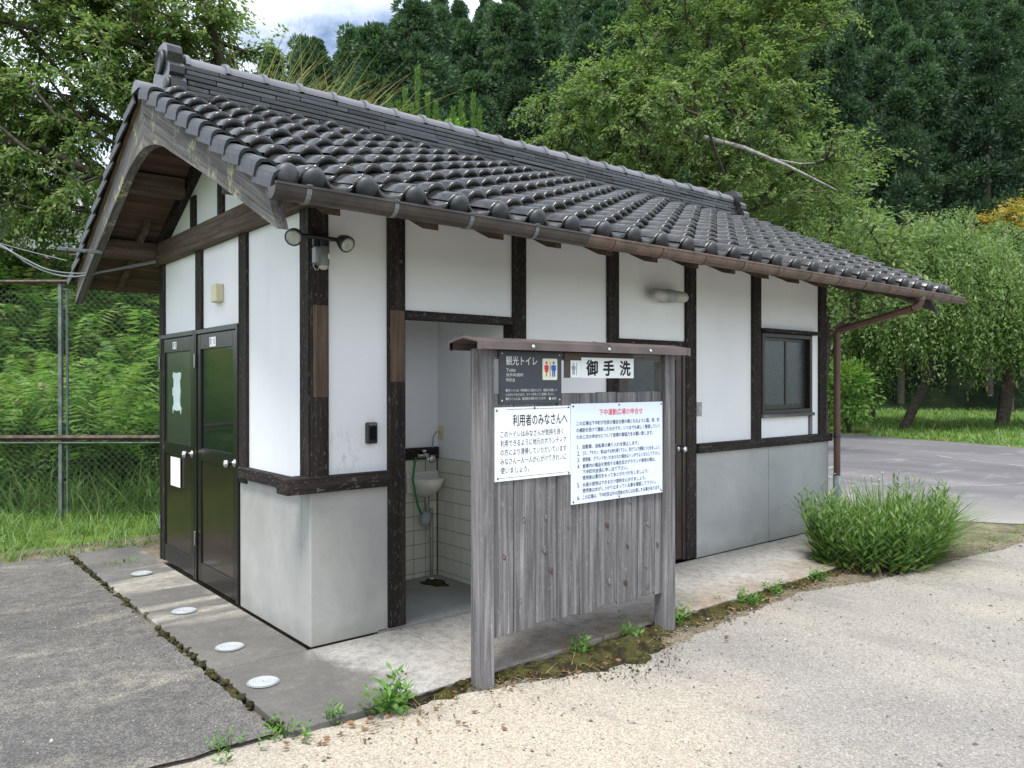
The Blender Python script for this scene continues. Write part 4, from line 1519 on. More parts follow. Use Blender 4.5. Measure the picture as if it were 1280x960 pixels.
person_icon(0.906, 1.578, 0.084, 'print_red', pg, -1.0483, True)
person_icon(0.959, 1.578, 0.084, 'print_blue', pg, -1.0483, False)
MB().box(0.9305, 0.9345, -1.0489, -1.0483, 1.578, 1.660).build('bar', 'print_ink', pg)
screws(s1, [(0.59, 1.45), (1.005, 1.45), (0.592, 1.70), (1.003, 1.70)], -1.0471, 'print_white', 0.005)

# restroom sign hung in the gap
s2 = thing('restroom_sign', 'narrow brown sign with big black lettering on white under the little roof', 'sign', (1.33, -1.04, 1.57))
MB().box(1.045, 1.618, -1.046, -1.038, 1.572, 1.672, 0.0015).build('panel', 'sign_brown', s2)
MB().box(1.045, 1.618, -1.046, -1.038, 1.6725, 1.716, 0.0015).build('panel', 'sign_brown', s2)
MB().box(1.175, 1.622, -1.0495, -1.0465, 1.571, 1.690, 0.001).build('letter_plate', 'sign_white', s2)
pl = MB().box(1.090, 1.1745, -1.0492, -1.0465, 1.573, 1.672, 0.001).build('icon_plate', 'sign_white', s2)
person_icon(1.112, 1.590, 0.068, 'grey_plastic', pl, -1.0493, False)
MB().box(1.1345, 1.1375, -1.0499, -1.0493, 1.588, 1.660).build('bar', 'print_ink', pl)
for ch, a in (('御', 1.212), ('手', 1.352), ('洗', 1.496)):
    letter_front(ch, 'print_black', s2, a, a + 0.098, 1.583, 1.678, -1.0499, bold=0.034)

# white notice to users
s3 = thing('user_notice', 'white notice panel with black Japanese writing on the left half of the notice board', 'sign', (0.82, -1.045, 1.02))
MB().box(0.541, 1.0915, -1.046, -1.040, 1.024, 1.415, 0.0012).build('panel', 'sign_white', s3)
letter_front('利用者のみなさんへ', 'print_black', s3, 0.665, 1.066, 1.312, 1.376, -1.0466, bold=0.012)
for i, (tx, w) in enumerate((('このトイレはみなさんが気持ち良く', 0.455), ('利用できるように地元のボランティア', 0.478), ('の方により清掃していただいています', 0.478), ('みなさん一人一人が心がけてきれいに', 0.478), ('使いましょう。', 0.20))):
    zc = 1.254 - i * 0.0478
    letter_front(tx, 'print_ink', s3, 0.580, 0.580 + w, zc, zc + 0.036, -1.0466, bold=0.004)
for z, a, b_ in ((1.402, 0.625, 1.078), (1.040, 0.560, 1.078)):
    MB().box(a, b_, -1.0466, -1.0461, z, z + 0.0022).build('rule', 'print_ink', s3)
screws(s3, [(0.556, 1.398), (1.076, 1.406), (0.562, 1.040), (1.076, 1.034), (0.82, 1.407)], -1.0461)

# bluish rules panel
s4 = thing('rules_notice', 'large bluish white rules panel with red heading on the right half of the notice board', 'sign', (1.49, -1.045, 0.85))
MB().box(1.0935, 1.892, -1.0500, -1.043, 0.850, 1.424, 0.0012).build('panel', 'sign_blue_white', s4)
yP = -1.0506
letter_front('下中運動広場の申合せ', 'print_red', s4, 1.318, 1.702, 1.352, 1.390, yP, bold=0.010)
rows = [('この広場は下中町が住民の健全な憩の場となるように国、府、町', 1.135, 1.862, 1.298), ('の補助を受けて建設したものです。いつまでも美しく管理していく', 1.133, 1.865, 1.259),
        ('ために次の申合せについて皆様の御協力をお願い致します。', 1.133, 1.800, 1.220), ('1.', 1.140, 1.157, 1.163), ('自動車、自転車の乗り入れを禁止します。', 1.182, 1.665, 1.163),
        ('2.', 1.140, 1.160, 1.126), ('ゴミ、アキカン、等は必ずお持ち帰り下さい。見すてんで清掃につとめましょう。', 1.182, 1.866, 1.126), ('3.', 1.140, 1.160, 1.089), ('使用後、グランドをいためられた場合はトンボでよくならして下さい。', 1.182, 1.868, 1.089),
        ('4.', 1.140, 1.160, 1.052), ('倉庫内の備品を使用する場合及びグラウンド使用の際は、', 1.182, 1.825, 1.052), ('下中町内会長に申し出て下さい。', 1.182, 1.565, 1.018), ('使用後は責任をもってあとかたづけをしましょう。', 1.182, 1.755, 0.984),
        ('5.', 1.140, 1.160, 0.944), ('水道の使用はできるだけ節約を心がけましょう。', 1.182, 1.730, 0.944), ('使用後は水がしっかり止まっている事を確認して下さい。', 1.182, 1.826, 0.910), ('6.', 1.140, 1.160, 0.872), ('この広場は、下中町民以外の団体の方にはお貸しする事があります。', 1.182, 1.872, 0.872)]
for tx, a, b_, z in rows:
    letter_front(tx, 'print_ink', s4, a, b_, z, z + 0.026, yP, bold=0.012)
screws(s4, [(1.108, 1.410), (1.49, 1.412), (1.878, 1.410), (1.108, 0.864), (1.49, 0.862), (1.878, 0.866)], -1.0501)

# ------------------------------------------------------------------ fixtures on the building
fl = thing('security_light', 'twin-head security floodlight with grey sensor body on the corner post', 'floodlight', (0.05, -0.013, 2.30))
m = MB()
m.box(0.005, 0.105, -0.045, -0.013, 2.335, 2.40, 0.006)
m.tube([(-0.10, -0.06, 2.385), (0.155, -0.06, 2.385)], 0.013, 10)
m.tube([(0.055, -0.055, 2.39), (0.055, -0.055, 2.33)], 0.016, 10)
m.build('mount', 'black_plastic', fl)
m = MB()
m.lathe([(0.036, 0), (0.038, 0.006), (0.038, 0.104), (0.034, 0.112)], 18, (0.055, -0.055, 2.225), (0, 0, 1))
m.box(0.0, 0.045, -0.085, -0.02, 2.23, 2.335, 0.01)
bd = m.build('sensor_body', 'sensor_grey', fl)
MB().lathe([(0.0, -0.024), (0.018, -0.02), (0.027, -0.008), (0.028, 0.004)], 14, (0.058, -0.058, 2.224), (0, 0, 1)).build('sensor_lens', 'milky_plastic', bd)
MB().box(0.070, 0.080, -0.0955, -0.090, 2.262, 2.292, 0.001).build('switch', 'print_white', bd)
for x, dx in ((-0.115, -0.55), (0.165, 0.12)):
    dr = Vector((dx, -0.72, -0.42)).normalized()
    c0 = Vector((x, -0.07, 2.385))
    h_ = MB().lathe([(0.020, -0.02), (0.034, 0.0), (0.046, 0.035), (0.050, 0.062), (0.050, 0.070), (0.043, 0.070)], 18, c0, dr).build('lamp_head', 'black_plastic', fl)
    MB().lathe([(0.0425, 0.0), (0.038, 0.007), (0.02, 0.011), (0.0, 0.012)], 16, c0 + dr * 0.0695, dr).build('lens', 'lamp_lens', h_)
MB().tube([(0.012, -0.03, 2.36), (0.010, -0.022, 2.28), (0.012, -0.024, 2.225), (0.022, -0.03, 2.20), (0.036, -0.035, 2.205), (0.044, -0.045, 2.232)], 0.0035, 6).build('lead', 'grey_plastic', fl)

bl = thing('bulkhead_light', 'cylindrical milky wall light above the front door', 'wall light', (3.15, 0.01, 2.26))
m = MB().lathe([(0.05, 0.0), (0.056, 0.01), (0.056, 0.07), (0.05, 0.08)], 16, (3.12, -0.075, 2.262), (1, 0, 0))
m.box(3.125, 3.195, -0.08, 0.0135, 2.215, 2.245, 0.005)
m.build('mount', 'grey_plastic', bl)
for x, dx in ((3.12, -1), (3.20, 1)):
    MB().lathe([(0.050, 0.0), (0.050, 0.10), (0.046, 0.15), (0.035, 0.175), (0.0, 0.185)], 16, (x, -0.075, 2.262), (dx, 0, 0)).build('lamp_cover', 'milky_plastic', bl)

kb = thing('key_box', 'small black box on the scuffed plaster panel beside the corner post', 'box', (0.40, 0.013, 1.17))
m = MB().box(0.365, 0.437, -0.022, 0.0135, 1.172, 1.302, 0.006)
m.build('case', 'black_plastic', kb)
MB().box(0.372, 0.430, -0.026, -0.0225, 1.285, 1.298, 0.001).build('trim', 'sensor_grey', kb)
MB().box(0.378, 0.424, -0.025, -0.0225, 1.195, 1.275, 0.002).build('lid', 'bronze_frame', kb)

sw = thing('wall_switch', 'grey switch plate on the plaster right of the front door', 'switch', (3.665, 0.013, 1.25))
MB().box(3.632, 3.708, 0.002, 0.0135, 1.247, 1.368, 0.003).build('plate', 'grey_plastic', sw)
MB().box(3.655, 3.685, -0.004, 0.0018, 1.285, 1.330, 0.002).build('rocker', 'milky_plastic', sw)

sb_ = thing('wall_sensor', 'small cream box on the white panel above the near gable door', 'box', (0.012, 1.52, 2.12))
MB().box(-0.045, 0.0115, 1.445, 1.545, 2.135, 2.262, 0.004).build('case', 'cream_plastic', sb_)
MB().box(-0.030, 0.0110, 1.5455, 1.60, 2.135, 2.262, 0.004).build('side_case', 'cream_plastic', sb_)

oc = thing('power_outlet', 'cream outlet plate with a lead above the alcove tiles', 'outlet', (1.533, 0.885, 1.09))
MB().box(1.524, 1.5335, 0.850, 0.922, 1.095, 1.205, 0.003).build('plate', 'cream_plastic', oc)
MB().tube([(1.522, 0.885, 1.150), (1.49, 0.90, 1.155), (1.475, 0.915, 1.12), (1.470, 0.92, 1.04), (1.462, 0.915, 1.02)], 0.005, 6).build('lead', 'grey_plastic', oc)

mp_ = MB()
mp_.prism([(1.36 + 0.085 * math.cos(a) * (1 + 0.25 * math.sin(3 * a)), 0.72 + 0.13 * math.sin(a) * (1 + 0.2 * math.cos(5 * a))) for a in np.linspace(0, 2 * math.pi, 22, endpoint=False)], 2, 0.0125, 0.0150)
mp_.build('moss_stain', 'moss', B)
# wash basin in the alcove corner
wb = thing('wash_basin', 'small cream ceramic corner wash basin on a steel waste pipe in the alcove', 'wash basin', (1.39, 0.86, 0.012))
V, F = [], []
cx, cy = 1.375, 0.935
levels = [(0.655, 0.30, 0.0), (0.665, 0.45, 0.0), (0.695, 0.70, 0.0), (0.74, 0.90, 0.0), (0.80, 1.0, 0.0), (0.805, 0.98, 0.0), (0.803, 0.90, 0.0), (0.76, 0.80, 0.0), (0.72, 0.60, 0.0), (0.705, 0.30, 0.0)]
nn = 21
for z, s_, _ in levels:
    for k in range(nn):
        t_ = math.pi + math.pi * k / (nn - 1)
        V.append((cx + 0.145 * s_ * math.cos(t_), cy + 0.235 * s_ * math.sin(t_) * (1 if s_ > 0 else 1), z))
for j in range(len(levels) - 1):
    for k in range(nn - 1):
        F.append((j * nn + k, j * nn + k + 1, (j + 1) * nn + k + 1, (j + 1) * nn + k))
m = MB(); m.add(V, F, True)
m.add([V[k] for k in range(nn)], [tuple(reversed(range(nn)))])
m.add([V[(len(levels) - 1) * nn + k] for k in range(nn)], [tuple(range(nn))])
m.box(cx - 0.146, cx + 0.146, cy - 0.035, cy - 0.0005, 0.68, 0.848, 0.012)
m.build('bowl', 'ceramic', wb)
m = MB()
m.tube([(cx, 0.86, 0.66), (cx, 0.86, 0.56), (cx + 0.03, 0.865, 0.52), (cx + 0.05, 0.87, 0.50)], 0.019, 12)
m.tube([(cx + 0.05, 0.87, 0.56), (cx + 0.05, 0.87, 0.012)], 0.015, 12)
m.build('waste_pipe', 'steel_pipe', wb)
m = MB().lathe([(0.0, -0.06), (0.03, -0.055), (0.043, -0.02), (0.043, 0.02), (0.03, 0.055), (0, 0.06)], 14, (cx - 0.02, 0.85, 0.485), (0.1, 0, 1))
m.build('trap', 'grey_plastic', wb)
MB().lathe([(0.04, 0), (0.036, 0.008), (0.018, 0.012), (0.0, 0.012)], 14, (cx + 0.05, 0.87, 0.012), (0, 0, 1)).build('floor_flange', 'chrome', wb)
tp_ = thing('water_tap', 'chrome tap with a round handle above the wash basin', 'tap', (1.37, 0.90, 0.96))
m = MB()
m.tube([(1.36, 0.91, 0.985), (1.36, 0.85, 0.985), (1.36, 0.83, 0.975), (1.36, 0.82, 0.945)], 0.014, 10)
m.tube([(1.30, 0.885, 0.975), (1.40, 0.885, 0.975)], 0.017, 10)
m.build('spout', 'chrome', tp_)
MB().lathe([(0.012, 0), (0.030, 0.012), (0.034, 0.03), (0.028, 0.045), (0, 0.048)], 12, (1.40, 0.86, 0.955), (0.2, -0.9, -0.2)).build('handle', 'chrome', tp_)
MB().lathe([(0.008, 0), (0.022, 0.008), (0.022, 0.02), (0, 0.022)], 12, (1.36, 0.875, 1.0), (0, 0, 1)).build('handle', 'chrome', tp_)
tag(MB().tube([(1.285, 0.875, 0.968), (1.262, 0.86, 0.90), (1.24, 0.85, 0.80), (1.248, 0.83, 0.70), (1.28, 0.84, 0.60), (1.315, 0.845, 0.53)], 0.009, 8).build('hose', 'green_hose'), 'green rubber hose hanging beside the wash basin', 'hose')

# drain covers along the gable side
def cover(x, y, lab):
    c = thing('drain_cover', lab, 'drain cover', (x, y, 0.0), 'white drain covers')
    MB().lathe([(0.072, -0.01), (0.072, 0.003), (0.069, 0.0045), (0.0, 0.0045)], 32, (x, y, 0.001), (0, 0, 1), False).build('disc', 'cover_base', c)
    for r_ in (0.071, 0.060, 0.049, 0.038, 0.027, 0.016):
        m = MB()
        n = 32
        V = []
        for rr, zz in ((r_, 0.0058), (r_, 0.0075), (r_ - 0.0078, 0.0075), (r_ - 0.0078, 0.0058)):
            V += [(x + rr * math.cos(2 * math.pi * k / n), y + rr * math.sin(2 * math.pi * k / n), zz) for k in range(n)]
        F = [(j * n + k, j * n + (k + 1) % n, (j + 1) * n + (k + 1) % n, (j + 1) * n + k) for j in range(3) for k in range(n)]
        m.add(V, F)
        m.build('ring', 'white_cover', c)
    V = []
    n = 32
    m = MB()
    for rr in (0.072, 0.082):
        V += [(x + rr * math.cos(2 * math.pi * k / n), y + rr * math.sin(2 * math.pi * k / n), 0.0035) for k in range(n)]
    m.add(V, [(k, n + k, n + (k + 1) % n, (k + 1) % n) for k in range(n)])
    m.build('collar', 'cover_groove', c)


cover(-0.272, 2.535, 'round white ribbed drain cover farthest along the gable wall')
cover(-0.335, 1.236, 'round white ribbed drain cover just in front of the near gable door')
cover(-0.356, 0.319, 'round white ribbed drain cover beside the concrete corner base')
cover(-0.416, -0.329, 'round white ribbed drain cover nearest the sandy forecourt')

# ------------------------------------------------------------------ vegetation
def frames(d):
    """two unit vectors perpendicular to each row of d"""
    d = d / np.maximum(1e-9, np.linalg.norm(d, axis=1, keepdims=True))
    a = np.where(np.abs(d[:, 2:3]) < 0.9, np.array([[0, 0, 1.0]]), np.array([[1.0, 0, 0]]))
    x = np.cross(d, a)
    x /= np.maximum(1e-9, np.linalg.norm(x, axis=1, keepdims=True))
    return d, x, np.cross(x, d)


def leaves(pos, direc, length, width, rr, fold=0.25, roll=None):
    """folded diamond leaves: (n,3) base points and directions -> verts, faces, per-vertex rnd"""
    n = len(pos)
    d, x, y = frames(direc)
    if roll is None:
        roll = rr.uniform(-0.9, 0.9, n)
    c, s = np.cos(roll)[:, None], np.sin(roll)[:, None]
    x, y = x * c + y * s, y * c - x * s
    L = np.asarray(length).reshape(-1, 1) * np.ones((n, 1))
    W = np.asarray(width).reshape(-1, 1) * np.ones((n, 1))
    v = np.stack([pos, pos + d * L * 0.45 + x * W * 0.5 - y * W * fold, pos + d * L, pos + d * L * 0.45 - x * W * 0.5 - y * W * fold], 1).reshape(-1, 3)
    b = np.arange(n)[:, None] * 4
    f = np.concatenate([b + np.array([[0, 1, 2]]), b + np.array([[0, 2, 3]])], 1).reshape(-1, 3)
    rnd = np.repeat(np.clip(rr.normal(0.45, 0.24, n), 0, 1), 4)
    return v, f, rnd


def blades(base, direc, length, width, rr, droop=0.6, seg=4):
    """curved grass blades"""
    n = len(base)
    d = direc / np.linalg.norm(direc, axis=1, keepdims=True)
    side = np.cross(d, np.array([[0, 0, 1.0]]) + rr.normal(0, 0.15, (n, 3)))
    side /= np.maximum(1e-9, np.linalg.norm(side, axis=1, keepdims=True))
    L = np.asarray(length).reshape(-1, 1) * np.ones((n, 1))
    W = np.asarray(width).reshape(-1, 1) * np.ones((n, 1))
    hz = d * np.array([[1, 1, 0]])
    hz /= np.maximum(1e-6, np.linalg.norm(hz, axis=1, keepdims=True))
    dr = np.asarray(droop).reshape(-1, 1) * np.ones((n, 1))
    V = []
    for k in range(seg + 1):
        t = k / seg
        p = base + d * L * t + (hz * 0.35 - np.array([[0, 0, 1.0]]) * 0.75) * L * dr * t * t
        w = W * (1 - t) ** 0.7 * 0.5
        if k < seg:
            V += [p - side * w, p + side * w]
        else:
            V += [p]
    m = 2 * seg + 1
    v = np.stack(V, 1).reshape(-1, 3)
    b = np.arange(n)[:, None] * m
    F = []
    for k in range(seg - 1):
        F += [b + np.array([[2 * k, 2 * k + 1, 2 * k + 3]]), b + np.array([[2 * k, 2 * k + 3, 2 * k + 2]])]
    F.append(b + np.array([[2 * seg - 2, 2 * seg - 1, 2 * seg]]))
    f = np.concatenate(F, 0)
    rnd = np.repeat(np.clip(rr.normal(0.45, 0.25, n), 0, 1), m)
    return v, f, rnd


def cat(*parts):
    V, F, Rn = [], [], []
    o = 0
    for v, f, r in parts:
        V.append(v); F.append(f + o); Rn.append(r)
        o += len(v)
    return np.concatenate(V), np.concatenate(F), np.concatenate(Rn)


def lump_points(lumps, n, rr, shell=0.35):
    vol = np.array([l[3] * l[4] * l[5] for l in lumps]) ** 0.8
    k = rr.choice(len(lumps), n, p=vol / vol.sum())
    u = rr.normal(0, 1, (n, 3))
    u /= np.linalg.norm(u, axis=1, keepdims=True)
    rad = (shell + (1 - shell) * rr.random(n)) ** 0.6
    L = np.array(lumps)
    return L[k, :3] + u * rad[:, None] * L[k, 3:6], u, k


def skeleton(trunk, tips, rr, jitter=0.12):
    """trunk polyline + tips: each tip is linked to the nearest node that is closer to the root"""
    nodes = [np.array(p, float) for p in trunk]
    par = [-1] + list(range(len(trunk) - 1))
    root = nodes[0]
    dist = [0.0]
    for i in range(1, len(nodes)):
        dist.append(dist[-1] + np.linalg.norm(nodes[i] - nodes[i - 1]))
    order = np.argsort(np.linalg.norm(tips - nodes[-1], axis=1))
    N = np.array(nodes)
    D = np.array(dist)
    tipidx = []
    for t in order:
        p = tips[t]
        dv = p - N
        dd = np.linalg.norm(dv, axis=1)
        cost = dd * (1.0 + 0.5 * np.maximum(0, -dv[:, 2] / np.maximum(dd, 1e-6))) + 0.32 * D
        j = int(np.argmin(cost[1:]) + 1) if len(N) > 1 else 0
        a = N[j]
        ns = max(1, int(dd[j] / 0.55))
        prev = j
        for s in range(1, ns + 1):
            q = a + (p - a) * s / ns
            if s < ns:
                q = q + rr.normal(0, jitter * dd[j] * 0.25, 3) + np.array([0, 0, 0.06 * dd[j] * math.sin(math.pi * s / ns)])
            N = np.vstack([N, q])
            D = np.append(D, D[prev] + np.linalg.norm(q - N[prev]))
            par.append(prev)
            prev = len(N) - 1
        tipidx.append(prev)
    return N, par, np.array(tipidx), order


def branch_mesh(N, par, r0, rmin, n=5):
    cnt = np.zeros(len(N))
    kids = np.zeros(len(N), int)
    for i in range(len(N) - 1, 0, -1):
        if kids[i] == 0:
            cnt[i] += 1
        cnt[par[i]] += cnt[i]
        kids[par[i]] += 1
    rad = np.maximum(rmin, r0 * (cnt / max(1, cnt[0])) ** 0.5)
    P = np.array([N[p] if p >= 0 else N[0] for p in par])
    idx = np.arange(1, len(N))
    A, Bp = P[idx], N[idx]
    ra = np.array([min(rad[par[i]], rad[i] * 1.5) for i in idx])
    rb = rad[idx]
    d, x, y = frames(Bp - A + 1e-7)
    V = []
    for k in range(n):
        t = 2 * math.pi * k / n
        o = x * math.cos(t) + y * math.sin(t)
        V.append(A + o * ra[:, None])
    for k in range(n):
        t = 2 * math.pi * k / n
        o = x * math.cos(t) + y * math.sin(t)
        V.append(Bp + o * rb[:, None])
    v = np.stack(V, 1).reshape(-1, 3)
    b = np.arange(len(idx))[:, None] * 2 * n
    F = [b + np.array([[k, (k + 1) % n, n + (k + 1) % n, n + k]]) for k in range(n)]
    return v, np.concatenate(F, 0), rad


def tree(name, label, cat_, base, trunk, lumps, ntips, lpt, lsize, lmat, seed, r0=0.2, bark='bark', spread=0.38, droop=0.35, weep=0.0, group=None, shell=0.3, strands=5, trunks=None, flat=0.55, rmin=0.006):
    rr = np.random.default_rng(seed)
    T = thing(name, label, cat_, base, group)
    tips, u, k = lump_points(lumps, ntips, rr, shell)
    N, par, ti, order = skeleton(trunk, tips, rr)
    v, f, rad = branch_mesh(N, par, r0, rmin)
    link('trunk', npmesh('trunk', v - np.array(base), f, bark, smooth=True), T).matrix_parent_inverse = Matrix()
    tp = N[ti]
    parts = []
    n = len(tp)
    if weep <= 0:
        ntw = 9
        per = max(4, lpt // ntw)
        c = np.repeat(tp, ntw, 0)
        m_ = len(c)
        ctr = np.array(lumps)[:, :3].mean(0)
        outw = c - ctr
        outw /= np.maximum(1e-6, np.linalg.norm(outw, axis=1, keepdims=True))
        td = rr.normal(0, 1, (m_, 3)) * np.array([[1, 1, flat]]) + outw * 0.55
        td /= np.maximum(1e-6, np.linalg.norm(td, axis=1, keepdims=True))
        tl = spread * rr.uniform(1.0, 2.6, m_)
        t_ = (np.arange(per) + 0.6) / per
        p = c[:, None, :] + td[:, None, :] * (tl[:, None] * t_[None, :])[:, :, None]
        p[:, :, 2] -= (tl[:, None] * droop * 0.55 * (t_ ** 2)[None, :])
        side = np.cross(td, np.array([[0, 0, 1.0]]) + rr.normal(0, 0.3, (m_, 3)))
        side /= np.maximum(1e-6, np.linalg.norm(side, axis=1, keepdims=True))
        alt = np.where(np.arange(per) % 2 == 0, 1.0, -1.0)
        dr = td[:, None, :] * 0.75 + side[:, None, :] * alt[None, :, None] * 0.8 + rr.normal(0, 0.3, (m_, per, 3))
        dr[:, :, 2] -= droop * rr.uniform(0.5, 1.6, (m_, per))
        pos = (p + rr.normal(0, 0.025, p.shape)).reshape(-1, 3)
        sz = lsize * rr.uniform(0.55, 1.35, len(pos)) * np.repeat(rr.uniform(0.8, 1.2, m_), per)
        lv = leaves(pos, dr.reshape(-1, 3), sz, sz * rr.uniform(0.38, 0.56, len(pos)), rr)
        tone = np.repeat(np.repeat(rr.normal(0, 0.16, m_), per), 4)
        parts.append((lv[0], lv[1], np.clip(lv[2] + tone, 0, 1)))
        A = np.concatenate([c, p[:, per // 2, :]]); Bq = np.concatenate([p[:, per // 2, :], p[:, -1, :]])
        d_, x_, y_ = frames(Bq - A + 1e-7)
        w_ = 0.004
        V_ = np.stack([A + x_ * w_, A - x_ * w_, Bq - x_ * w_ * .5, Bq + x_ * w_ * .5], 1).reshape(-1, 3)
        F_ = np.arange(len(A))[:, None] * 4 + np.array([[0, 1, 2, 3]])
        link('twigs', npmesh('twigs', V_ - np.array(base), F_, bark), T).matrix_parent_inverse = Matrix()
    else:
        ctr = np.array(lumps)[:, :3].mean(0)
        for s in range(strands):
            out = tp - ctr
            out[:, 2] = 0
            out /= np.maximum(1e-6, np.linalg.norm(out, axis=1, keepdims=True))
            out = out + rr.normal(0, 0.5, out.shape)
            ln = weep * rr.uniform(0.4, 1.1, n)
            t = (np.arange(lpt) + 0.5) / lpt
            p = tp[:, None, :] + out[:, None, :] * (ln[:, None] * 0.55 * (1 - np.exp(-2.2 * t)[None, :]))[:, :, None]
            p[:, :, 2] += ln[:, None] * (0.22 * np.sin(np.pi * np.minimum(1, t * 1.6))[None, :] - 0.95 * (t ** 1.8)[None, :])
            p = p.reshape(-1, 3) + rr.normal(0, 0.05, (n * lpt, 3))
            keep = p[:, 2] > base[2] + 0.7
            p = p[keep]
            m = len(p)
            dr = rr.normal(0, 0.55, (m, 3))
            dr[:, 2] -= droop + 0.35
            sz = lsize * rr.uniform(0.6, 1.25, m)
            parts.append(leaves(p, dr, sz, sz * 0.42, rr))
    v, f, rn = cat(*parts)
    # light and dark twigs differ a little from clump to clump
    link('crown', npmesh('crown', v - np.array(base), f, lmat, rn), T).matrix_parent_inverse = Matrix()
    return T


def at(px, py, dep):
    p = P3(px, py, dep)
    return np.array([p.x, p.y, p.z])


def lump(px, py, dep, rx, ry=None, rz=None):
    p = at(px, py, dep)
    return (p[0], p[1], p[2], rx, ry or rx, rz or rx)


# --- terrain: bank behind the fence, wooded hillside --------------------------------------
def smooth(a, b, x):
    t = np.clip((x - a) / (b - a), 0, 1)
    return t * t * (3 - 2 * t)


def bank_h(lat, dep):
    return 2.6 * smooth(9.6, 14.5, dep) * smooth(3.5, -2.0, lat) + 0.9 * smooth(14.5, 24, dep) * smooth(3.5, -2.0, lat)


def hill_h(lat, dep):
    q = lat / np.maximum(dep, 1)
    slope = 0.10 + 0.52 * smooth(-0.42, 0.08, q)
    return np.maximum(0, dep - 44) * slope


def grid(name, l0, l1, d0, d1, nl, nd, hf, mat, zoff):
    la = np.linspace(l0, l1, nl)
    de = np.linspace(d0, d1, nd)
    LA, DE = np.meshgrid(la, de)
    H = hf(LA, DE) + zoff
    X = CAM.x + rgt.x * LA + fwd.x * DE
    Y = CAM.y + rgt.y * LA + fwd.y * DE
    v = np.stack([X, Y, H], -1).reshape(-1, 3)
    f = []
    for j in range(nd - 1):
        for i in range(nl - 1):
            a = j * nl + i
            f.append((a, a + 1, a + nl + 1, a + nl))
    return struct(link(name, npmesh(name, v, f, mat, smooth=True)))


grid('bank', -22, 3.6, 9.3, 30, 60, 50, bank_h, 'meadow', -0.065)
grid('hillside', -80, 110, 42, 135, 80, 50, hill_h, 'forest_floor', -0.10)

# --- cedars on the hillside ---------------------------------------------------------------
def cedar_mesh(seed, H=20.0, rad=2.6, nb=300, per=130):
    rr = np.random.default_rng(seed)
    t = 0.14 + 0.86 * rr.random(nb) ** 0.85
    env = rad * np.minimum(1.0, ((1.03 - t) / 0.70)) ** 0.95 * rr.uniform(0.6, 1.15, nb)
    env *= smooth(0.10, 0.28, t)
    ang = rr.uniform(0, 2 * np.pi, nb)
    rfrac = np.sqrt(rr.uniform(0.2, 1.25, nb))
    c = np.stack([np.cos(ang) * env * rfrac, np.sin(ang) * env * rfrac, t * H - env * rfrac * 0.12], 1)
    cr = (0.5 + 0.85 * rr.random(nb) ** 1.5) * (0.35 + 0.65 * np.minimum(1, env / rad + 0.2))
    out = np.stack([np.cos(ang), np.sin(ang), np.full(nb, 0.75)], 1)
    u = rr.normal(0, 1, (nb, per, 3))
    u += out[:, None, :] * 0.7
    u /= np.linalg.norm(u, axis=2, keepdims=True)
    pos = c[:, None, :] + u * cr[:, None, None] * np.array([[[1, 1, 0.8]]]) * rr.uniform(0.72, 1.0, (nb, per, 1))
    pos = pos.reshape(-1, 3)
    d = (u + rr.normal(0, 0.35, u.shape)).reshape(-1, 3)
    d[:, 2] += 0.25
    sz = rr.uniform(0.15, 0.32, len(pos))
    v, f, rn = leaves(pos, d, sz, sz * 0.42, rr, fold=0.15, roll=rr.uniform(-1.5, 1.5, len(pos)))
    rn = np.clip(rn + np.repeat(np.repeat(rr.normal(0, 0.22, nb), per), 4), 0, 1)
    crown = npmesh('crown', v, f, 'leaf_cedar', rn)
    mb = MB()
    mb.tube([(0, 0, -1.0), (0.05, 0, H * 0.3), (0, 0.05, H * 0.7), (0, 0, H * 0.97)], [0.24, 0.19, 0.10, 0.03], 7)
    trunk = mb.mesh('trunk', 'cedar_bark')
    return crown, trunk


cedars = [cedar_mesh(s, 20.0, r_, nb) for s, r_, nb in ((1, 2.9, 230), (2, 3.4, 260), (3, 2.6, 220), (4, 3.7, 280))]
rc = random.Random(21)


def cedar(lat, dep, h, k, lab='tall dark green cedar in the dense wood on the hillside', grp='cedars on the hillside'):
    x, y = LD(lat, dep)
    z = float(hill_h(np.array(lat), np.array(dep))) - 0.3
    T = thing('cedar_tree', lab, 'tree', (x, y, z), grp)
    s = h / 20.0
    rot = rc.uniform(0, 6.28)
    T.scale = (s * rc.uniform(0.9, 1.15), s * rc.uniform(0.9, 1.15), s)
    T.rotation_euler = (0, 0, rot)
    for me, nm in ((cedars[k][0], 'crown'), (cedars[k][1], 'trunk')):
        o = bpy.data.objects.new(nm, me)
        COL.objects.link(o)
        o.parent = T


def skyline(px):
    """height in the photo of the wood's upper edge left of the hill's shoulder"""
    pts = [(270, 110), (310, 80), (345, 62), (378, 34), (405, 58), (432, 34), (455, 30), (480, 8), (515, -10), (580, -60), (700, -140), (1400, -180)]
    for (a, ya), (b, yb) in zip(pts[:-1], pts[1:]):
        if a <= px <= b:
            return ya + (yb - ya) * (px - a) / (b - a)
    return 95


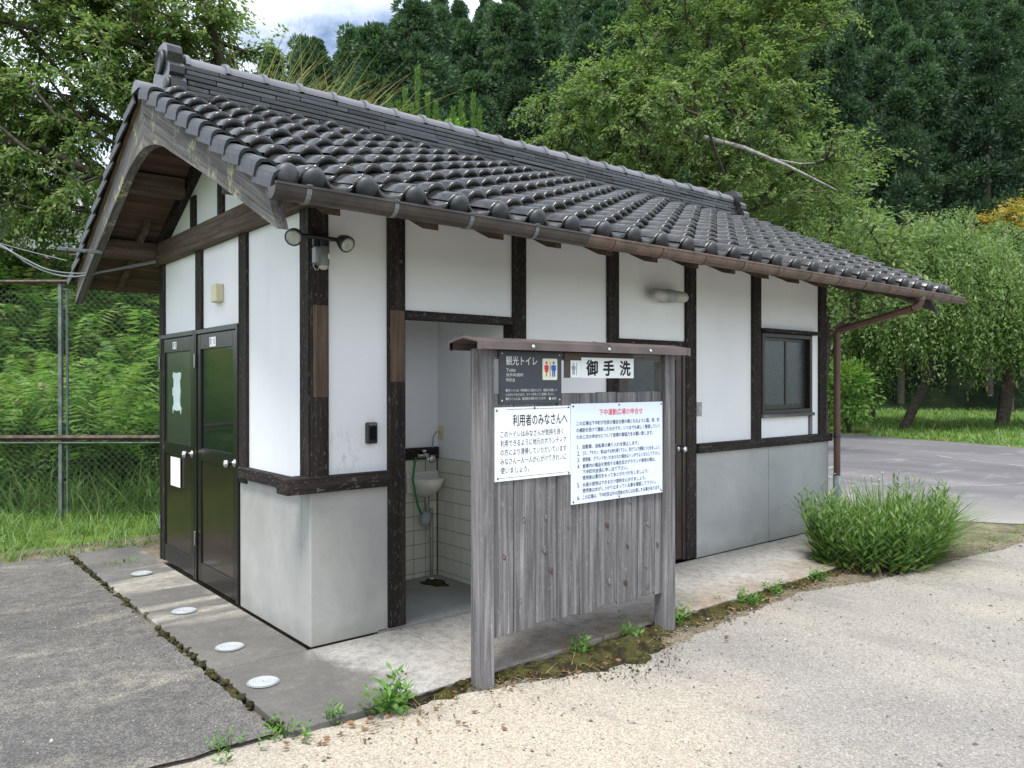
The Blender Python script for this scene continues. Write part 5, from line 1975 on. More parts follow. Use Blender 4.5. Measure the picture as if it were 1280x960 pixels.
for dep in (46, 51, 57, 64, 72, 81, 91, 102, 114):
    step = 3.0 if dep < 60 else 4.2
    px0 = 285
    lat = (px0 - 640) / FPX * dep
    while lat < (1330 - 640) / FPX * dep:
        l = lat + rc.uniform(-0.9, 0.9)
        dd = dep + rc.uniform(-2.0, 2.0)
        px = 640 + l / dd * FPX
        g_ = float(hill_h(np.array(l), np.array(dd)))
        h = rc.uniform(17.5, 22.0)
        zmax = CAM.z + (477 - skyline(px)) / FPX * dd - g_
        if zmax > 8:
            h = min(h * (1.15 if px < 560 else 1.0), zmax + rc.uniform(-1.3, 0.3))
            topy = 477 - (g_ + h - CAM.z) / FPX ** 0 / dd * FPX
            basey = 477 - (g_ - CAM.z) / dd * FPX
            if basey > -60:
                if px < 640:
                    lb_ = 'dark cedar on the wooded skyline left of the cherry tree'
                elif px < 1090:
                    lb_ = 'dark cedar of the hillside wood directly behind the cherry tree'
                else:
                    lb_ = 'dark cedar of the hillside wood to the right of the cherry tree'
                cedar(l, dd, h, rc.randrange(4), lb_)
        lat += step

# --- the large tree on the left, beyond the fence -----------------------------------------
b0 = LD(-5.0, 13.0)
bz = float(bank_h(np.array(-5.0), np.array(13.0)))
lumps = [lump(60, 60, 13, 1.8), lump(190, 40, 13.2, 1.7), lump(270, 75, 13.4, 1.0, 1.0, 0.8), lump(120, 170, 12.5, 1.7), lump(20, 190, 12.6, 1.5), lump(225, 130, 13.2, 1.1),
         lump(90, -60, 13, 2.0), lump(215, -40, 13, 1.5), lump(60, 245, 12.2, 0.75, 0.75, 0.5), lump(150, 250, 12.6, 0.9, 0.9, 0.6), lump(-60, 100, 13, 1.8), lump(305, 95, 13.8, 0.7, 0.7, 0.5), lump(-50, 250, 12.6, 0.9)]
t0 = np.array([b0[0], b0[1], bz - 0.3])
tree('broadleaf_tree', 'large spreading green tree filling the upper left behind the chain-link fence', 'tree', (b0[0], b0[1], bz),
     [t0, t0 + (0.1, 0.1, 1.4), t0 + (0.05, -0.1, 2.6), t0 + (0.2, 0.1, 3.8), t0 + (0.1, 0.0, 5.0)], lumps, 600, 170, 0.092, 'leaf_left', 5, 0.26, spread=0.26, droop=0.65)

# --- cherry behind the building -------------------------------------------------------------
b0 = LD(4.4, 16.5)
t0 = np.array([b0[0], b0[1], -0.2])
lumps = [lump(700, 115, 16, 0.9, 0.9, 0.8), lump(760, 150, 16, 1.3), lump(690, 200, 16, 0.7, 0.7, 0.5), lump(790, 70, 16.2, 1.0), lump(850, 60, 16.4, 1.2), lump(830, 180, 15.6, 1.5), lump(920, 60, 16.6, 1.3), lump(985, 45, 16.8, 1.0), lump(1030, 25, 17, 0.8, 0.8, 0.6), lump(910, 150, 16, 1.5),
         lump(980, 185, 16, 1.2, 1.2, 0.7), lump(1050, 195, 16, 0.9, 0.9, 0.35), lump(940, -30, 17, 1.2), lump(830, -10, 16.5, 0.9), lump(760, 215, 16, 1.2, 1.2, 0.7), lump(930, 240, 16, 1.3, 1.3, 0.6), lump(1010, 255, 16.2, 0.9, 0.9, 0.5), lump(1010, -20, 17, 0.8)]
tree('cherry_tree', 'bright green cherry tree rising behind the ridge of the toilet roof', 'tree', (b0[0], b0[1], 0.0),
     [t0, t0 + (-0.1, 0.1, 1.6), t0 + (-0.2, 0.0, 3.2), t0 + (0.0, 0.1, 4.6), t0 + (0.3, 0.0, 6.0)], lumps, 440, 180, 0.090, 'leaf_cherry', 9, 0.20, spread=0.25, droop=0.4)
# its bare pale limb
ct = bpy.data.objects['cherry_tree']
pA, pB, pC, pD = at(880, 172, 15.0), at(930, 185, 14.7), at(985, 208, 14.5), at(1046, 238, 14.4)
m = MB(); m.tube([tuple(pA), tuple(pB), tuple(pC), tuple(pD)], [0.055, 0.045, 0.03, 0.012], 7)
m.tube([tuple(at(965, 199, 14.57)), tuple(at(1000, 205, 14.6)), tuple(at(1020, 204, 14.7))], [0.02, 0.014, 0.006], 5)
m.build('bare_limb', 'pale_bark', ct)
# undergrowth maple-like tree between (lighter)
b0 = LD(8.8, 22)
t0 = np.array([b0[0], b0[1], -0.2])
lumps = [lump(1010, 235, 22, 1.5), lump(1075, 300, 21, 1.4), lump(1040, 330, 21, 1.3), lump(960, 260, 23, 1.4), lump(1100, 345, 21, 1.0)]
tree('understory_tree', 'light green low tree showing just beyond the right end of the roof', 'tree', (b0[0], b0[1], 0.0),
     [t0, t0 + (0, 0.1, 1.5), t0 + (0.1, 0, 3.0)], lumps, 150, 85, 0.15, 'leaf_cherry', 12, 0.13, spread=0.36)

# --- weeping cherries across the road ---------------------------------------------------------
def weeper(px, dep, lumps, lab, seed, lean, r0=0.2, tips=210):
    b = LD((px - 640) / FPX * dep, dep)
    t0 = np.array([b[0], b[1], -0.2])
    rv = np.array([rgt.x, rgt.y, 0.0])
    tree('weeping_cherry', lab, 'tree', (b[0], b[1], 0.0), [t0, t0 + rv * lean * 0.35 + (0, 0, 1.0), t0 + rv * lean * 0.7 + (0, 0, 1.9), t0 + rv * lean + (0, 0, 3.0)], lumps, tips, 40, 0.145, 'leaf_weep', seed, r0, weep=2.1, strands=8, droop=0.35, group='weeping cherries across the road', shell=0.2, rmin=0.010)


weeper(1128, 27, [lump(1110, 310, 27, 2.2, 2.2, 1.0), lump(1170, 330, 26, 2.3, 2.3, 1.2), lump(1060, 320, 28, 1.8, 1.8, 1.0), lump(1130, 360, 25.5, 2.0, 2.0, 0.9), lump(1210, 370, 26, 1.6, 1.6, 0.9)], 'weeping cherry with a leaning trunk straight behind the downpipe', 31, 1.3, 0.17)
weeper(1252, 29, [lump(1240, 300, 28, 2.0, 2.0, 0.9), lump(1290, 330, 28, 2.2, 2.2, 1.3), lump(1235, 360, 27, 1.8, 1.8, 0.9), lump(1330, 380, 28, 2.0), lump(1270, 395, 26.5, 1.6, 1.6, 0.7)], 'weeping cherry with a forked trunk at the right edge', 33, 0.4, 0.24)
weeper(1090, 32, [lump(1070, 300, 32, 2.4, 2.4, 1.0), lump(1110, 350, 31, 2.2, 2.2, 1.2), lump(1035, 360, 32, 2.0), lump(1060, 400, 31, 1.8)], 'weeping cherry with a thin upright trunk next to the building end', 35, 0.1, 0.12, 170)

b0 = LD(25.5, 40)
t0 = np.array([b0[0], b0[1], -0.2])
tree('maple_tree', 'yellow-orange tinted maple crown at the right edge above the weeping cherries', 'tree', (b0[0], b0[1], 0.0),
     [t0, t0 + (0, 0.1, 2.5), t0 + (0.1, 0, 5.0)], [lump(1255, 285, 40, 1.7, 1.7, 1.0), lump(1285, 275, 40, 1.6, 1.6, 1.2), lump(1275, 310, 40, 2.0), lump(1310, 300, 40, 2.0)], 150, 60, 0.26, 'leaf_maple', 17, 0.16, spread=0.42)

# --- young bright pine behind the ridge, and pampas plumes --------------------------------
pt = thing('young_pine', 'bright green upright pine shoots peeping over the middle of the ridge', 'tree', tuple(LD(-1.3, 12.5)) + (0.0,))
rr = np.random.default_rng(4)
shoots = [(487, 130, 0.10), (507, 138, 0.26), (522, 128, 0.42), (535, 140, 0.24), (498, 140, 0.12), (577, 150, 0.26), (592, 150, 0.32), (515, 145, 0.15), (545, 145, 0.18), (567, 150, 0.14), (600, 158, 0.2)]
parts = []
stem = MB()
b = pt.location
stem.tube([(b.x, b.y, -0.3), (b.x + 0.1, b.y, 2.5), (b.x + 0.2, b.y - 0.1, 5.0)], [0.10, 0.07, 0.03], 6)
for px, py, L in shoots:
    p0 = at(px, py + 18, 12.3 + rr.uniform(-0.3, 0.3))
    L = L * 1.25 + 0.2
    stem.tube([(b.x + 0.18, b.y - 0.08, 4.2), tuple(p0 - (0, 0, 0.15)), tuple(p0), tuple(p0 + (0, 0, L))], [0.02, 0.012, 0.010, 0.004], 5)
    n = int(260 * L / 0.4)
    t = rr.random(n)
    pos = p0 + np.stack([np.zeros(n), np.zeros(n), t * L], 1)
    a = rr.uniform(0, 6.28, n)
    d = np.stack([np.cos(a), np.sin(a), rr.uniform(1.2, 2.4, n)], 1)
    parts.append(leaves(pos, d, rr.uniform(0.07, 0.12, n), 0.012, rr, 0.1))
v, f, rn = cat(*parts)
link('crown', npmesh('crown', v, f, 'leaf_pine', rn), pt)
stem.build('trunk', 'bark', pt)


def pampas(px, py, dep, n, lab, spreadx, lean, seed, hgt=2.6):
    rr = np.random.default_rng(seed)
    p = at(px, py, dep)
    base = np.array([p[0], p[1], p[2] - hgt * 0.66])
    T = thing('pampas_grass', lab, 'grass', (p[0], p[1], max(0.0, p[2] - hgt)), 'pampas grass behind the ridge')
    rv = np.array([rgt.x, rgt.y, 0])
    bs = base + rr.normal(0, 0.22, (n, 3)) * np.array([[1, 1, 0.1]])
    d = rr.normal(0, 0.16, (n, 3)) + rv * rr.normal(lean, spreadx, (n, 1))
    d[:, 2] = 1.0
    v, f, rn = blades(bs, d, rr.uniform(0.85, 1.18, n) * hgt, rr.uniform(0.012, 0.028, n), rr, rr.uniform(0.25, 0.6, n), 7)
    link('blades', npmesh('blades', v, f, 'leaf_pampas', rn), T)


pampas(300, 92, 12.0, 150, 'arching pale grass plumes above the left half of the ridge', 0.22, 0.30, 3, 3.0)
pampas(345, 105, 12.0, 110, 'second clump of arching pale grass plumes over the ridge', 0.22, 0.25, 4, 3.0)
pampas(412, 98, 11.5, 34, 'few tall tan grass stalks leaning right over the ridge', 0.16, 0.12, 5, 2.7)

# low bright bush behind ridge
rr = np.random.default_rng(8)

# --- bank vegetation behind the fence -------------------------------------------------------
rr = np.random.default_rng(15)


def fern_stuff(n):
    la = rr.uniform(-10.5, -1.8, n)
    de = rr.uniform(9.9, 14.2, n)
    parts = []
    for i in range(n):
        x, y = LD(la[i], de[i])
        z = float(bank_h(np.array(la[i]), np.array(de[i]))) - 0.05
        h0 = rr.uniform(0.10, 0.95)
        nf = rr.integers(3, 6)
        for k in range(nf):
            a = rr.uniform(0, 6.28)
            L = rr.uniform(0.55, 1.05)
            npn = 18
            t = (np.arange(npn) + 1) / npn
            rise = rr.uniform(0.35, 1.1)
            hd = np.array([math.cos(a), math.sin(a), 0.0])
            # frond spine: rises then bows outward
            sp = np.array([x, y, z + h0]) + hd * (L * t)[:, None] + np.array([0, 0, 1.0]) * (rise * L * np.sin(t * 2.2) - 0.10 * L * t * t)[:, None]
            sd = np.array([-hd[1], hd[0], 0.0])
            wid = L * 0.36 * np.sin(np.pi * (0.12 + 0.86 * (1 - t))) ** 0.8 * (1.15 - t)
            for s_ in (-1, 1):
                d = sd[None, :] * s_ + hd[None, :] * 0.45 + np.array([[0, 0, -0.22]]) + rr.normal(0, 0.12, (npn, 3))
                pts = leaves(sp, d, np.maximum(0.03, wid), np.maximum(0.014, wid * 0.20), rr, 0.05, np.full(npn, rr.uniform(-0.9, 0.9)) + rr.normal(0, 0.2, npn))
                parts.append((pts[0], pts[1], np.full(len(pts[0]), np.clip(0.45 + 0.25 * rr.normal(), 0, 1))))
    return cat(*parts)


v, f, rn = fern_stuff(420)
stuff(link('fern_cover', npmesh('fern_cover', v, f, 'leaf_fern', rn)), 'ferns covering the bank behind the fence', 'ferns')


def scatter_blades(name, label, n, l0, l1, d0, d1, L0, L1, w, mat, hf, seed, lean=0.35, tuft=6, ts=0.06, droop=(0.2, 0.8), mask=None, seg=4):
    rr = np.random.default_rng(seed)
    nt = n // tuft
    la = rr.uniform(l0, l1, nt)
    de = rr.uniform(d0, d1, nt)
    if mask is not None:
        k = mask(la, de, rr)
        la, de = la[k], de[k]
    X = CAM.x + rgt.x * la + fwd.x * de
    Y = CAM.y + rgt.y * la + fwd.y * de
    Z = hf(la, de) - 0.07
    bs = np.repeat(np.stack([X, Y, Z], 1), tuft, 0)
    m = len(bs)
    bs = bs + rr.normal(0, ts, (m, 3)) * np.array([[1, 1, 0.0]])
    d = rr.normal(0, lean, (m, 3))
    d[:, 2] = 1
    ln = np.repeat(rr.uniform(L0, L1, len(la)), tuft) * rr.uniform(0.6, 1.1, m)
    v, f, r_ = blades(bs, d, ln, w * rr.uniform(0.6, 1.3, m), rr, rr.uniform(droop[0], droop[1], m), seg)
    return stuff(link(name, npmesh(name, v, f, mat, r_)), label, 'grass')


flat = lambda la, de: la * 0.0
scatter_blades('bank_grass', 'tall grass growing between the ferns on the bank', 26000, -12.0, -2.0, 9.4, 14.0, 0.4, 1.2, 0.017, 'leaf_grass', bank_h, 3, 0.30, 10, 0.08)
scatter_blades('verge_grass', 'low bright grass along the foot of the chain-link fence', 20000, -13.0, -2.6, 5.5, 9.7, 0.14, 0.38, 0.011, 'leaf_grass', flat, 5, 0.45, 9, 0.06,
               mask=lambda la, de, rr: (CAM.y + rgt.y * la + fwd.y * de > 3.80 + 0.06 * np.sin(la * 5) + 0.25 * (CAM.x + rgt.x * la + fwd.x * de < -2.5)) & ~((CAM.x + rgt.x * la + fwd.x * de > -0.62) & (CAM.y + rgt.y * la + fwd.y * de < 3.78)))

# shrubs in the dark between fern bank and tree
def shrub(name, label, px, py, dep, r_, n, mat, seed, ls=0.10, group=None):
    rr = np.random.default_rng(seed)
    p = at(px, py, dep)
    lat = (px - 640) / FPX * dep
    gz = float(bank_h(np.array(lat), np.array(dep)))
    T = thing(name, label, 'shrub', (p[0], p[1], gz), group)
    u = rr.normal(0, 1, (n, 3)); u /= np.linalg.norm(u, axis=1, keepdims=True)
    cl = rr.normal(0, 1, (26, 3)); cl /= np.linalg.norm(cl, axis=1, keepdims=True)
    k = rr.integers(0, 26, n)
    pos = p + cl[k] * np.array([[r_[0], r_[0], r_[1]]]) * rr.uniform(0.4, 0.95, (n, 1)) + u * r_[1] * 0.32
    d = u + cl[k] * 0.6
    d[:, 2] -= 0.35
    sz = ls * rr.uniform(0.6, 1.3, n)
    v, f, rn = leaves(pos, d, sz, sz * 0.55, rr)
    link('foliage', npmesh('foliage', v, f, mat, rn), T)
    m = MB()
    for q in range(6):
        e = p + cl[q] * np.array([r_[0], r_[0], r_[1]]) * 0.7
        m.tube([(p[0], p[1], gz - 0.1), tuple((p + e) / 2 - (0, 0, r_[1] * 0.3)), tuple(e)], [0.025, 0.015, 0.005], 5)
    m.build('stems', 'bark', T)


shrub('bank_shrub', 'dark leafy shrub at the top of the bank under the big tree', 120, 335, 14.6, (0.9, 0.6), 3200, 'leaf_shrub', 2, group='shrubs on the bank')
shrub('bank_shrub', 'dark leafy shrub on the bank at the left edge behind the cables', 20, 350, 14.0, (0.9, 0.5), 3000, 'leaf_shrub', 3, group='shrubs on the bank')
shrub('bank_shrub', 'dark shrub behind the fence beneath the far eave', 185, 380, 13.6, (0.8, 0.6), 3000, 'leaf_shrub', 4, group='shrubs on the bank')
shrub('bank_shrub', 'dark shrub low behind the fence post', 130, 575, 10.6, (0.8, 0.5), 2600, 'leaf_shrub', 6, group='shrubs on the bank')
shrub('roadside_shrub', 'yellow-green bush under the trees beyond the downpipe', 1060, 490, 25, (1.0, 0.9), 2600, 'leaf_fern', 5, 0.16)
shrub('ridge_shrub', 'yellow-green shrub just showing behind the ridge', 560, 172, 12.8, (0.5, 0.25), 1500, 'leaf_fern', 7, 0.08)

# meadow beyond the road
rd = lambda la, de: la * 0.0
def far_mask(la, de, rr):
    X = CAM.x + rgt.x * la + fwd.x * de
    Y = CAM.y + rgt.y * la + fwd.y * de
    lim = np.interp(Y, [-8, -4, 2.3, 7.8, 14, 26], [30, 20.5, 19.3, 21.0, 22.5, 20])
    return X > lim + 0.25
scatter_blades('meadow_grass', 'bright grass under the trees across the road', 26000, 6.0, 34.0, 17, 44, 0.14, 0.42, 0.035, 'leaf_grass', rd, 9, 0.4, 8, 0.12, mask=far_mask, seg=3)
dry = scatter_blades('verge_straw', 'dry straw along the far edge of the road', 3800, 6.0, 22.0, 17, 28, 0.06, 0.20, 0.03, 'leaf_dry', rd, 10, 0.9, 8, 0.15,
               mask=lambda la, de, rr: far_mask(la, de, rr) & ~far_mask(la - 0.5, de - 0.6, rr), seg=3)

# --- fence -------------------------------------------------------------------------------------
FD = 9.2
FN = thing('chain_link_fence', 'tall rusty chain-link fence in front of the ferny bank', 'fence', tuple(LD(-5.3, FD)) + (0.0,))


def fp(lat, z, dd=0.0):
    x, y = LD(lat, FD + dd)
    return (x, y, z)


pL = -9.5
pR = -3.3
for lat in (-9.5, -7.4, -5.27, -3.3):
    m = MB()
    a = Vector(fp(lat, 0)); 
    m.tube([fp(lat - 0.03, -0.1), fp(lat - 0.03, 2.72)], 0.028, 4, True, False)
    m.tube([fp(lat + 0.035, 0.0, 0.02), fp(lat + 0.035, 2.66, 0.02)], 0.016, 4, True, False)
    m.build('post', 'fence_steel', FN)
for z, r_, mt in ((2.73, 0.022, 'rusty_steel'), (0.90, 0.030, 'rusty_steel'), (0.84, 0.012, 'fence_steel')):
    m = MB(); m.tube([fp(pL, z, -0.02), fp(pR, z, -0.02)], r_, 4, True, False); m.build('rail', mt, FN)
V, F = [], []
pit = 0.056
Hh = 2.66
o = 0
r_ = 0.0020
for sgn in (1, -1):
    c = pL - Hh - 0.1
    while c < pR + Hh + 0.1:
        # line lat = c + sgn*z
        z0, z1 = 0.02, Hh
        l0, l1 = c + sgn * z0, c + sgn * z1
        def clip(l, z): return l
        # clip to the panel
        if sgn > 0:
            if l0 < pL: z0 = pL - c
            if l1 > pR: z1 = pR - c
        else:
            if l1 < pL: z1 = c - pL
            if l0 > pR: z0 = c - pR
        if z1 - z0 > 0.03:
            A, Bq = Vector(fp(c + sgn * z0, z0, sgn * 0.002)), Vector(fp(c + sgn * z1, z1, sgn * 0.002))
            d = (Bq - A).normalized()
            x = d.cross(Vector((fwd.x, fwd.y, 0))).normalized()
            y = d.cross(x)
            for P in (A, Bq):
                for k in range(3):
                    t = 2 * math.pi * k / 3
                    V.append(tuple(P + (x * math.cos(t) + y * math.sin(t)) * r_))
            for k in range(3):
                F.append((o + k, o + (k + 1) % 3, o + 3 + (k + 1) % 3, o + 3 + k))
            o += 6
        c += pit * 1.414
stuff(link('wire_mesh', npmesh('wire_mesh', V, F, 'fence_wire'), FN))

# --- far house -----------------------------------------------------------------------------------
H0 = LD(-13.0, 21.0)
HT = thing('far_house', 'pale house with grey roof half hidden behind the tree at far left', 'house', (H0[0], H0[1], 3.2))


def hbox(name, mat, lat0, lat1, d0, d1, z0, z1, parent=HT):
    m = MB()
    P_ = [LD(lat0, d0), LD(lat1, d0), LD(lat1, d1), LD(lat0, d1)]
    m.prism([tuple(p) for p in P_], 2, z0, z1)
    return m.build(name, mat, parent)


hw = hbox('wall', 'house_wall', -17.0, -11.3, 20.5, 25, 2.6, 5.95)
hbox('lower_cladding', 'soffit_wood', -17.02, -11.28, 20.44, 20.499, 2.6, 5.0)
hr = MB()
for (za, zb, da, db) in ((6.0, 7.6, 19.9, 22.8),):
    P0 = [Vector(LD(-17.4, 19.9) + (5.95,)), Vector(LD(-10.9, 19.9) + (5.95,)), Vector(LD(-10.9, 22.8) + (7.5,)), Vector(LD(-17.4, 22.8) + (7.5,))]
    P1 = [p + Vector((0, 0, 0.14)) for p in P0]
    hr.add([tuple(p) for p in P0 + P1], [(3, 2, 1, 0), (4, 5, 6, 7), (0, 1, 5, 4), (1, 2, 6, 5), (2, 3, 7, 6), (3, 0, 4, 7)])
hr.build('roof', 'house_roof', HT)
hbox('eave_board', 'house_wall', -17.4, -10.9, 19.84, 19.899, 5.9, 6.08)
hbox('window', 'frosted_glass', -14.2, -13.0, 20.45, 20.499, 5.1, 5.7)
SH = thing('tin_shed', 'low shed with rusty brown tin roof beyond the bank at left', 'shed', tuple(LD(-10.0, 17.5)) + (3.3,))
hbox('wall', 'soffit_wood', -12.0, -9.2, 17.4, 19, 3.2, 4.15, SH)
m = MB()
P0 = [Vector(LD(-12.3, 17.0) + (4.16,)), Vector(LD(-8.9, 17.0) + (4.24,)), Vector(LD(-8.9, 19.3) + (4.72,)), Vector(LD(-12.3, 19.3) + (4.62,))]
P1 = [p + Vector((0, 0, 0.05)) for p in P0]
m.add([tuple(p) for p in P0 + P1], [(3, 2, 1, 0), (4, 5, 6, 7), (0, 1, 5, 4), (1, 2, 6, 5), (2, 3, 7, 6), (3, 0, 4, 7)])
m.build('roof', 'rust_roof', SH)

# --- cables to the far corner ---------------------------------------------------------------------
def cable(label, pts, r_):
    P = [at(*p) for p in pts]
    # smooth the polyline
    out = []
    n = len(P)
    for i in range(n - 1):
        p0, p1, p2, p3 = P[max(0, i - 1)], P[i], P[i + 1], P[min(n - 1, i + 2)]
        for k in range(8):
            t = k / 8
            out.append(tuple(0.5 * ((2 * p1) + (p2 - p0) * t + (2 * p0 - 5 * p1 + 4 * p2 - p3) * t * t + (3 * p1 - p0 - 3 * p2 + p3) * t ** 3)))
    out.append(tuple(P[-1]))
    tag(MB().tube(out, r_, 6).build('cable', 'cable_grey'), label, 'cable', 'cables running to the building')


cable('thick grey cable sagging lowest towards the far corner of the building', [(-60, 285, 7.2), (0, 305, 7.1), (35, 328, 7.0), (65, 341, 6.9), (95, 345, 6.8), (130, 339, 6.75), (165, 333, 6.72), (196, 327, 6.72)], 0.008)
cable('grey cable just above the lowest one at the far corner', [(-60, 287, 7.2), (0, 307, 7.1), (30, 322, 7.0), (60, 336, 6.9), (95, 341, 6.8), (130, 338, 6.75), (165, 331, 6.72), (196, 325, 6.72)], 0.006)
cable('thin cable running straight to the galvanised bracket', [(-60, 284, 7.0), (0, 303, 6.9), (40, 314, 6.8), (84, 325, 6.55)], 0.004)

# --- plants and litter on the forecourt ------------------------------------------------------------
def weed(label, x, y, n, h, seed, wide=0.10, mat='leaf_weed', z=-0.036):
    rr = np.random.default_rng(seed)
    T = thing('weed', label, 'weed', (x, y, z), 'weeds along the apron edge')
    parts = []
    for k in range(n):
        a = rr.uniform(0, 6.28)
        tilt = rr.uniform(0.05, 0.8)
        L = h * rr.uniform(0.5, 1.0)
        b0 = np.array([x, y, z]) + np.array([rr.normal(0, wide * 0.4), rr.normal(0, wide * 0.4), 0])
        npn = 9
        t = (np.arange(npn) + 1) / npn
        sp = b0 + np.array([math.cos(a) * tilt, math.sin(a) * tilt, 1.0]) * (L * t)[:, None]
        aa = np.arange(npn) * 2.4 + a
        d = np.stack([np.cos(aa), np.sin(aa), 0.35 + 0.5 * t], 1)
        sz = h * 0.42 * (1.1 - 0.55 * t) * rr.uniform(0.7, 1.2, npn)
        parts.append(leaves(sp, d, sz, sz * 0.36, rr, 0.12))
        st = np.stack([b0, b0], 0)
    v, f, rn = cat(*parts)
    link('leaves', npmesh('leaves', v, f, mat, rn), T)
    m = MB()
    for k in range(min(n, 5)):
        a = k * 1.3
        m.tube([(x, y, z - 0.01), (x + 0.3 * h * math.cos(a) * 0.6, y + 0.3 * h * math.sin(a) * 0.6, z + h * 0.6)], [0.003, 0.0015], 4)
    m.build('stem', 'leaf_weed', T)


weed('tallest green weed at the apron edge left of the notice board', -0.07, -1.00, 13, 0.20, 41, 0.10)
weed('low green weed where asphalt, apron and sand meet', -0.56, -0.93, 9, 0.11, 42, 0.12)
weed('flat green weed on the sand nearest the bottom edge of the asphalt', -0.80, -0.90, 9, 0.09, 43, 0.12)
weed('small grass weed between asphalt corner and board', -0.34, -0.93, 6, 0.11, 44, 0.05)
weed('bushy green weed at the foot of the right board post', 2.13, -0.99, 13, 0.13, 45, 0.11)
weed('green weed mat along the apron edge right of the board', 2.82, -1.0, 14, 0.12, 46, 0.16)
weed('green weed mat along the apron midway to the grass clump', 3.25, -1.0, 12, 0.11, 47, 0.16)
weed('small green weed touching the left side of the grass clump', 3.85, -1.02, 12, 0.12, 48, 0.13)
weed('weed sprouting under the planks in the moss', 1.22, -1.02, 8, 0.13, 49, 0.07)
weed('tiny weed under the planks near the right post', 1.62, -1.02, 6, 0.14, 50, 0.06)
weed('low creeping weed on the slab before the far gable door', -0.28, 3.05, 16, 0.05, 51, 0.20, z=0.0)

# the big grass clump by the downpipe
rr = np.random.default_rng(77)
gx, gy = 5.12, -0.98
GC = thing('grass_clump', 'large bushy clump of long green grass at the right end of the apron', 'grass', (gx, gy, -0.04))
parts = []
n = 3200
th = rr.uniform(0, 6.28, n)
rad = np.sqrt(rr.random(n))
bs = np.stack([gx + 0.54 * rad * np.cos(th), gy + 0.34 * rad * np.sin(th), np.full(n, -0.04)], 1)
d = np.stack([np.cos(th) * rad * 0.42 + rr.normal(0.06, 0.30, n), np.sin(th) * rad * 0.42 + rr.normal(0, 0.30, n), np.ones(n)], 1)
parts.append(blades(bs, d, rr.uniform(0.35, 0.92, n), rr.uniform(0.006, 0.018, n), rr, rr.uniform(0.15, 0.6, n), 5))
n = 60
th = rr.uniform(0, 6.28, n)
bs = np.stack([gx + 0.35 * np.cos(th), gy + 0.25 * np.sin(th), np.full(n, 0.05)], 1)
d = np.stack([np.cos(th) * 0.8 + rr.normal(0, 0.2, n), np.sin(th) * 0.8 + rr.normal(0, 0.2, n), np.full(n, 0.95)], 1)
parts.append(blades(bs, d, rr.uniform(0.8, 1.15, n), rr.uniform(0.005, 0.009, n), rr, rr.uniform(0.3, 0.7, n), 6))
v, f, rn = cat(*parts)
link('blades', npmesh('blades', v, f, 'leaf_grass', rn), GC)
n = 330
th = rr.uniform(0, 6.28, n)
rad = np.sqrt(rr.random(n))
bs = np.stack([gx + 0.75 * rad * np.cos(th), gy + 0.36 * rad * np.sin(th), np.full(n, -0.04)], 1)
d = np.stack([np.cos(th) * rad + rr.normal(0.1, 0.5, n), np.sin(th) * rad + rr.normal(0, 0.5, n), rr.uniform(0.25, 1.0, n)], 1)
dv = blades(bs, d, rr.uniform(0.25, 0.8, n), rr.uniform(0.004, 0.010, n), rr, rr.uniform(0.3, 1.0, n), 5)
link('dead_blades', npmesh('dead_blades', dv[0], dv[1], 'leaf_dry', dv[2]), GC)
# leafy stems on its near side
parts = []
sm = MB()
for k in range(240):
    a = rr.uniform(2.2, 6.6)
    r_ = 0.60 * math.sqrt(rr.uniform(0.15, 1.0))
    b0 = np.array([gx - 0.20 + r_ * math.cos(a) * 1.1, gy + r_ * math.sin(a) * 0.72, -0.04])
    L = rr.uniform(0.28, 0.72) * (1.15 - 0.5 * r_)
    npn = 18
    t = (np.arange(npn) + 1) / npn
    dirv = np.array([math.cos(a) * 0.35, math.sin(a) * 0.35, 1.0])
    sp = b0 + dirv * (L * t)[:, None]
    aa = np.arange(npn) * 2.4 + a
    dd = np.stack([np.cos(aa), np.sin(aa), 0.55 + 0.5 * t], 1)
    sz = rr.uniform(0.08, 0.15, npn) * (1.15 - 0.5 * t)
    parts.append(leaves(sp, dd, sz, sz * 0.20, rr, 0.1))
    sm.tube([tuple(b0), tuple(sp[-1])], [0.003, 0.0015], 4)
v, f, rn = cat(*parts)
link('leaves', npmesh('leaves', v, f, 'leaf_grass', rn), GC)
sm.build('stems', 'leaf_grass', GC)
# small white flower heads above it
parts = []
fs = MB()
for k in range(11):
    p = np.array([gx + rr.uniform(-0.45, 0.10), gy + rr.uniform(-0.1, 0.35), rr.uniform(0.60, 0.80)])
    fs.tube([(p[0] * 0.6 + gx * 0.4, p[1] * 0.6 + gy * 0.4, 0.1), tuple(p)], [0.0025, 0.0015], 4)
    a = np.linspace(0, 6.28, 9)[:-1]
    d = np.stack([np.cos(a), np.sin(a), np.full(8, 0.25)], 1)
    fl_ = leaves(np.repeat(p[None, :], 8, 0), d, 0.014, 0.006, rr, 0.05)
    link('flower', npmesh('flower', fl_[0], fl_[1], 'petal_white', fl_[2]), GC)
fs.build('flower_stems', 'leaf_grass', GC)

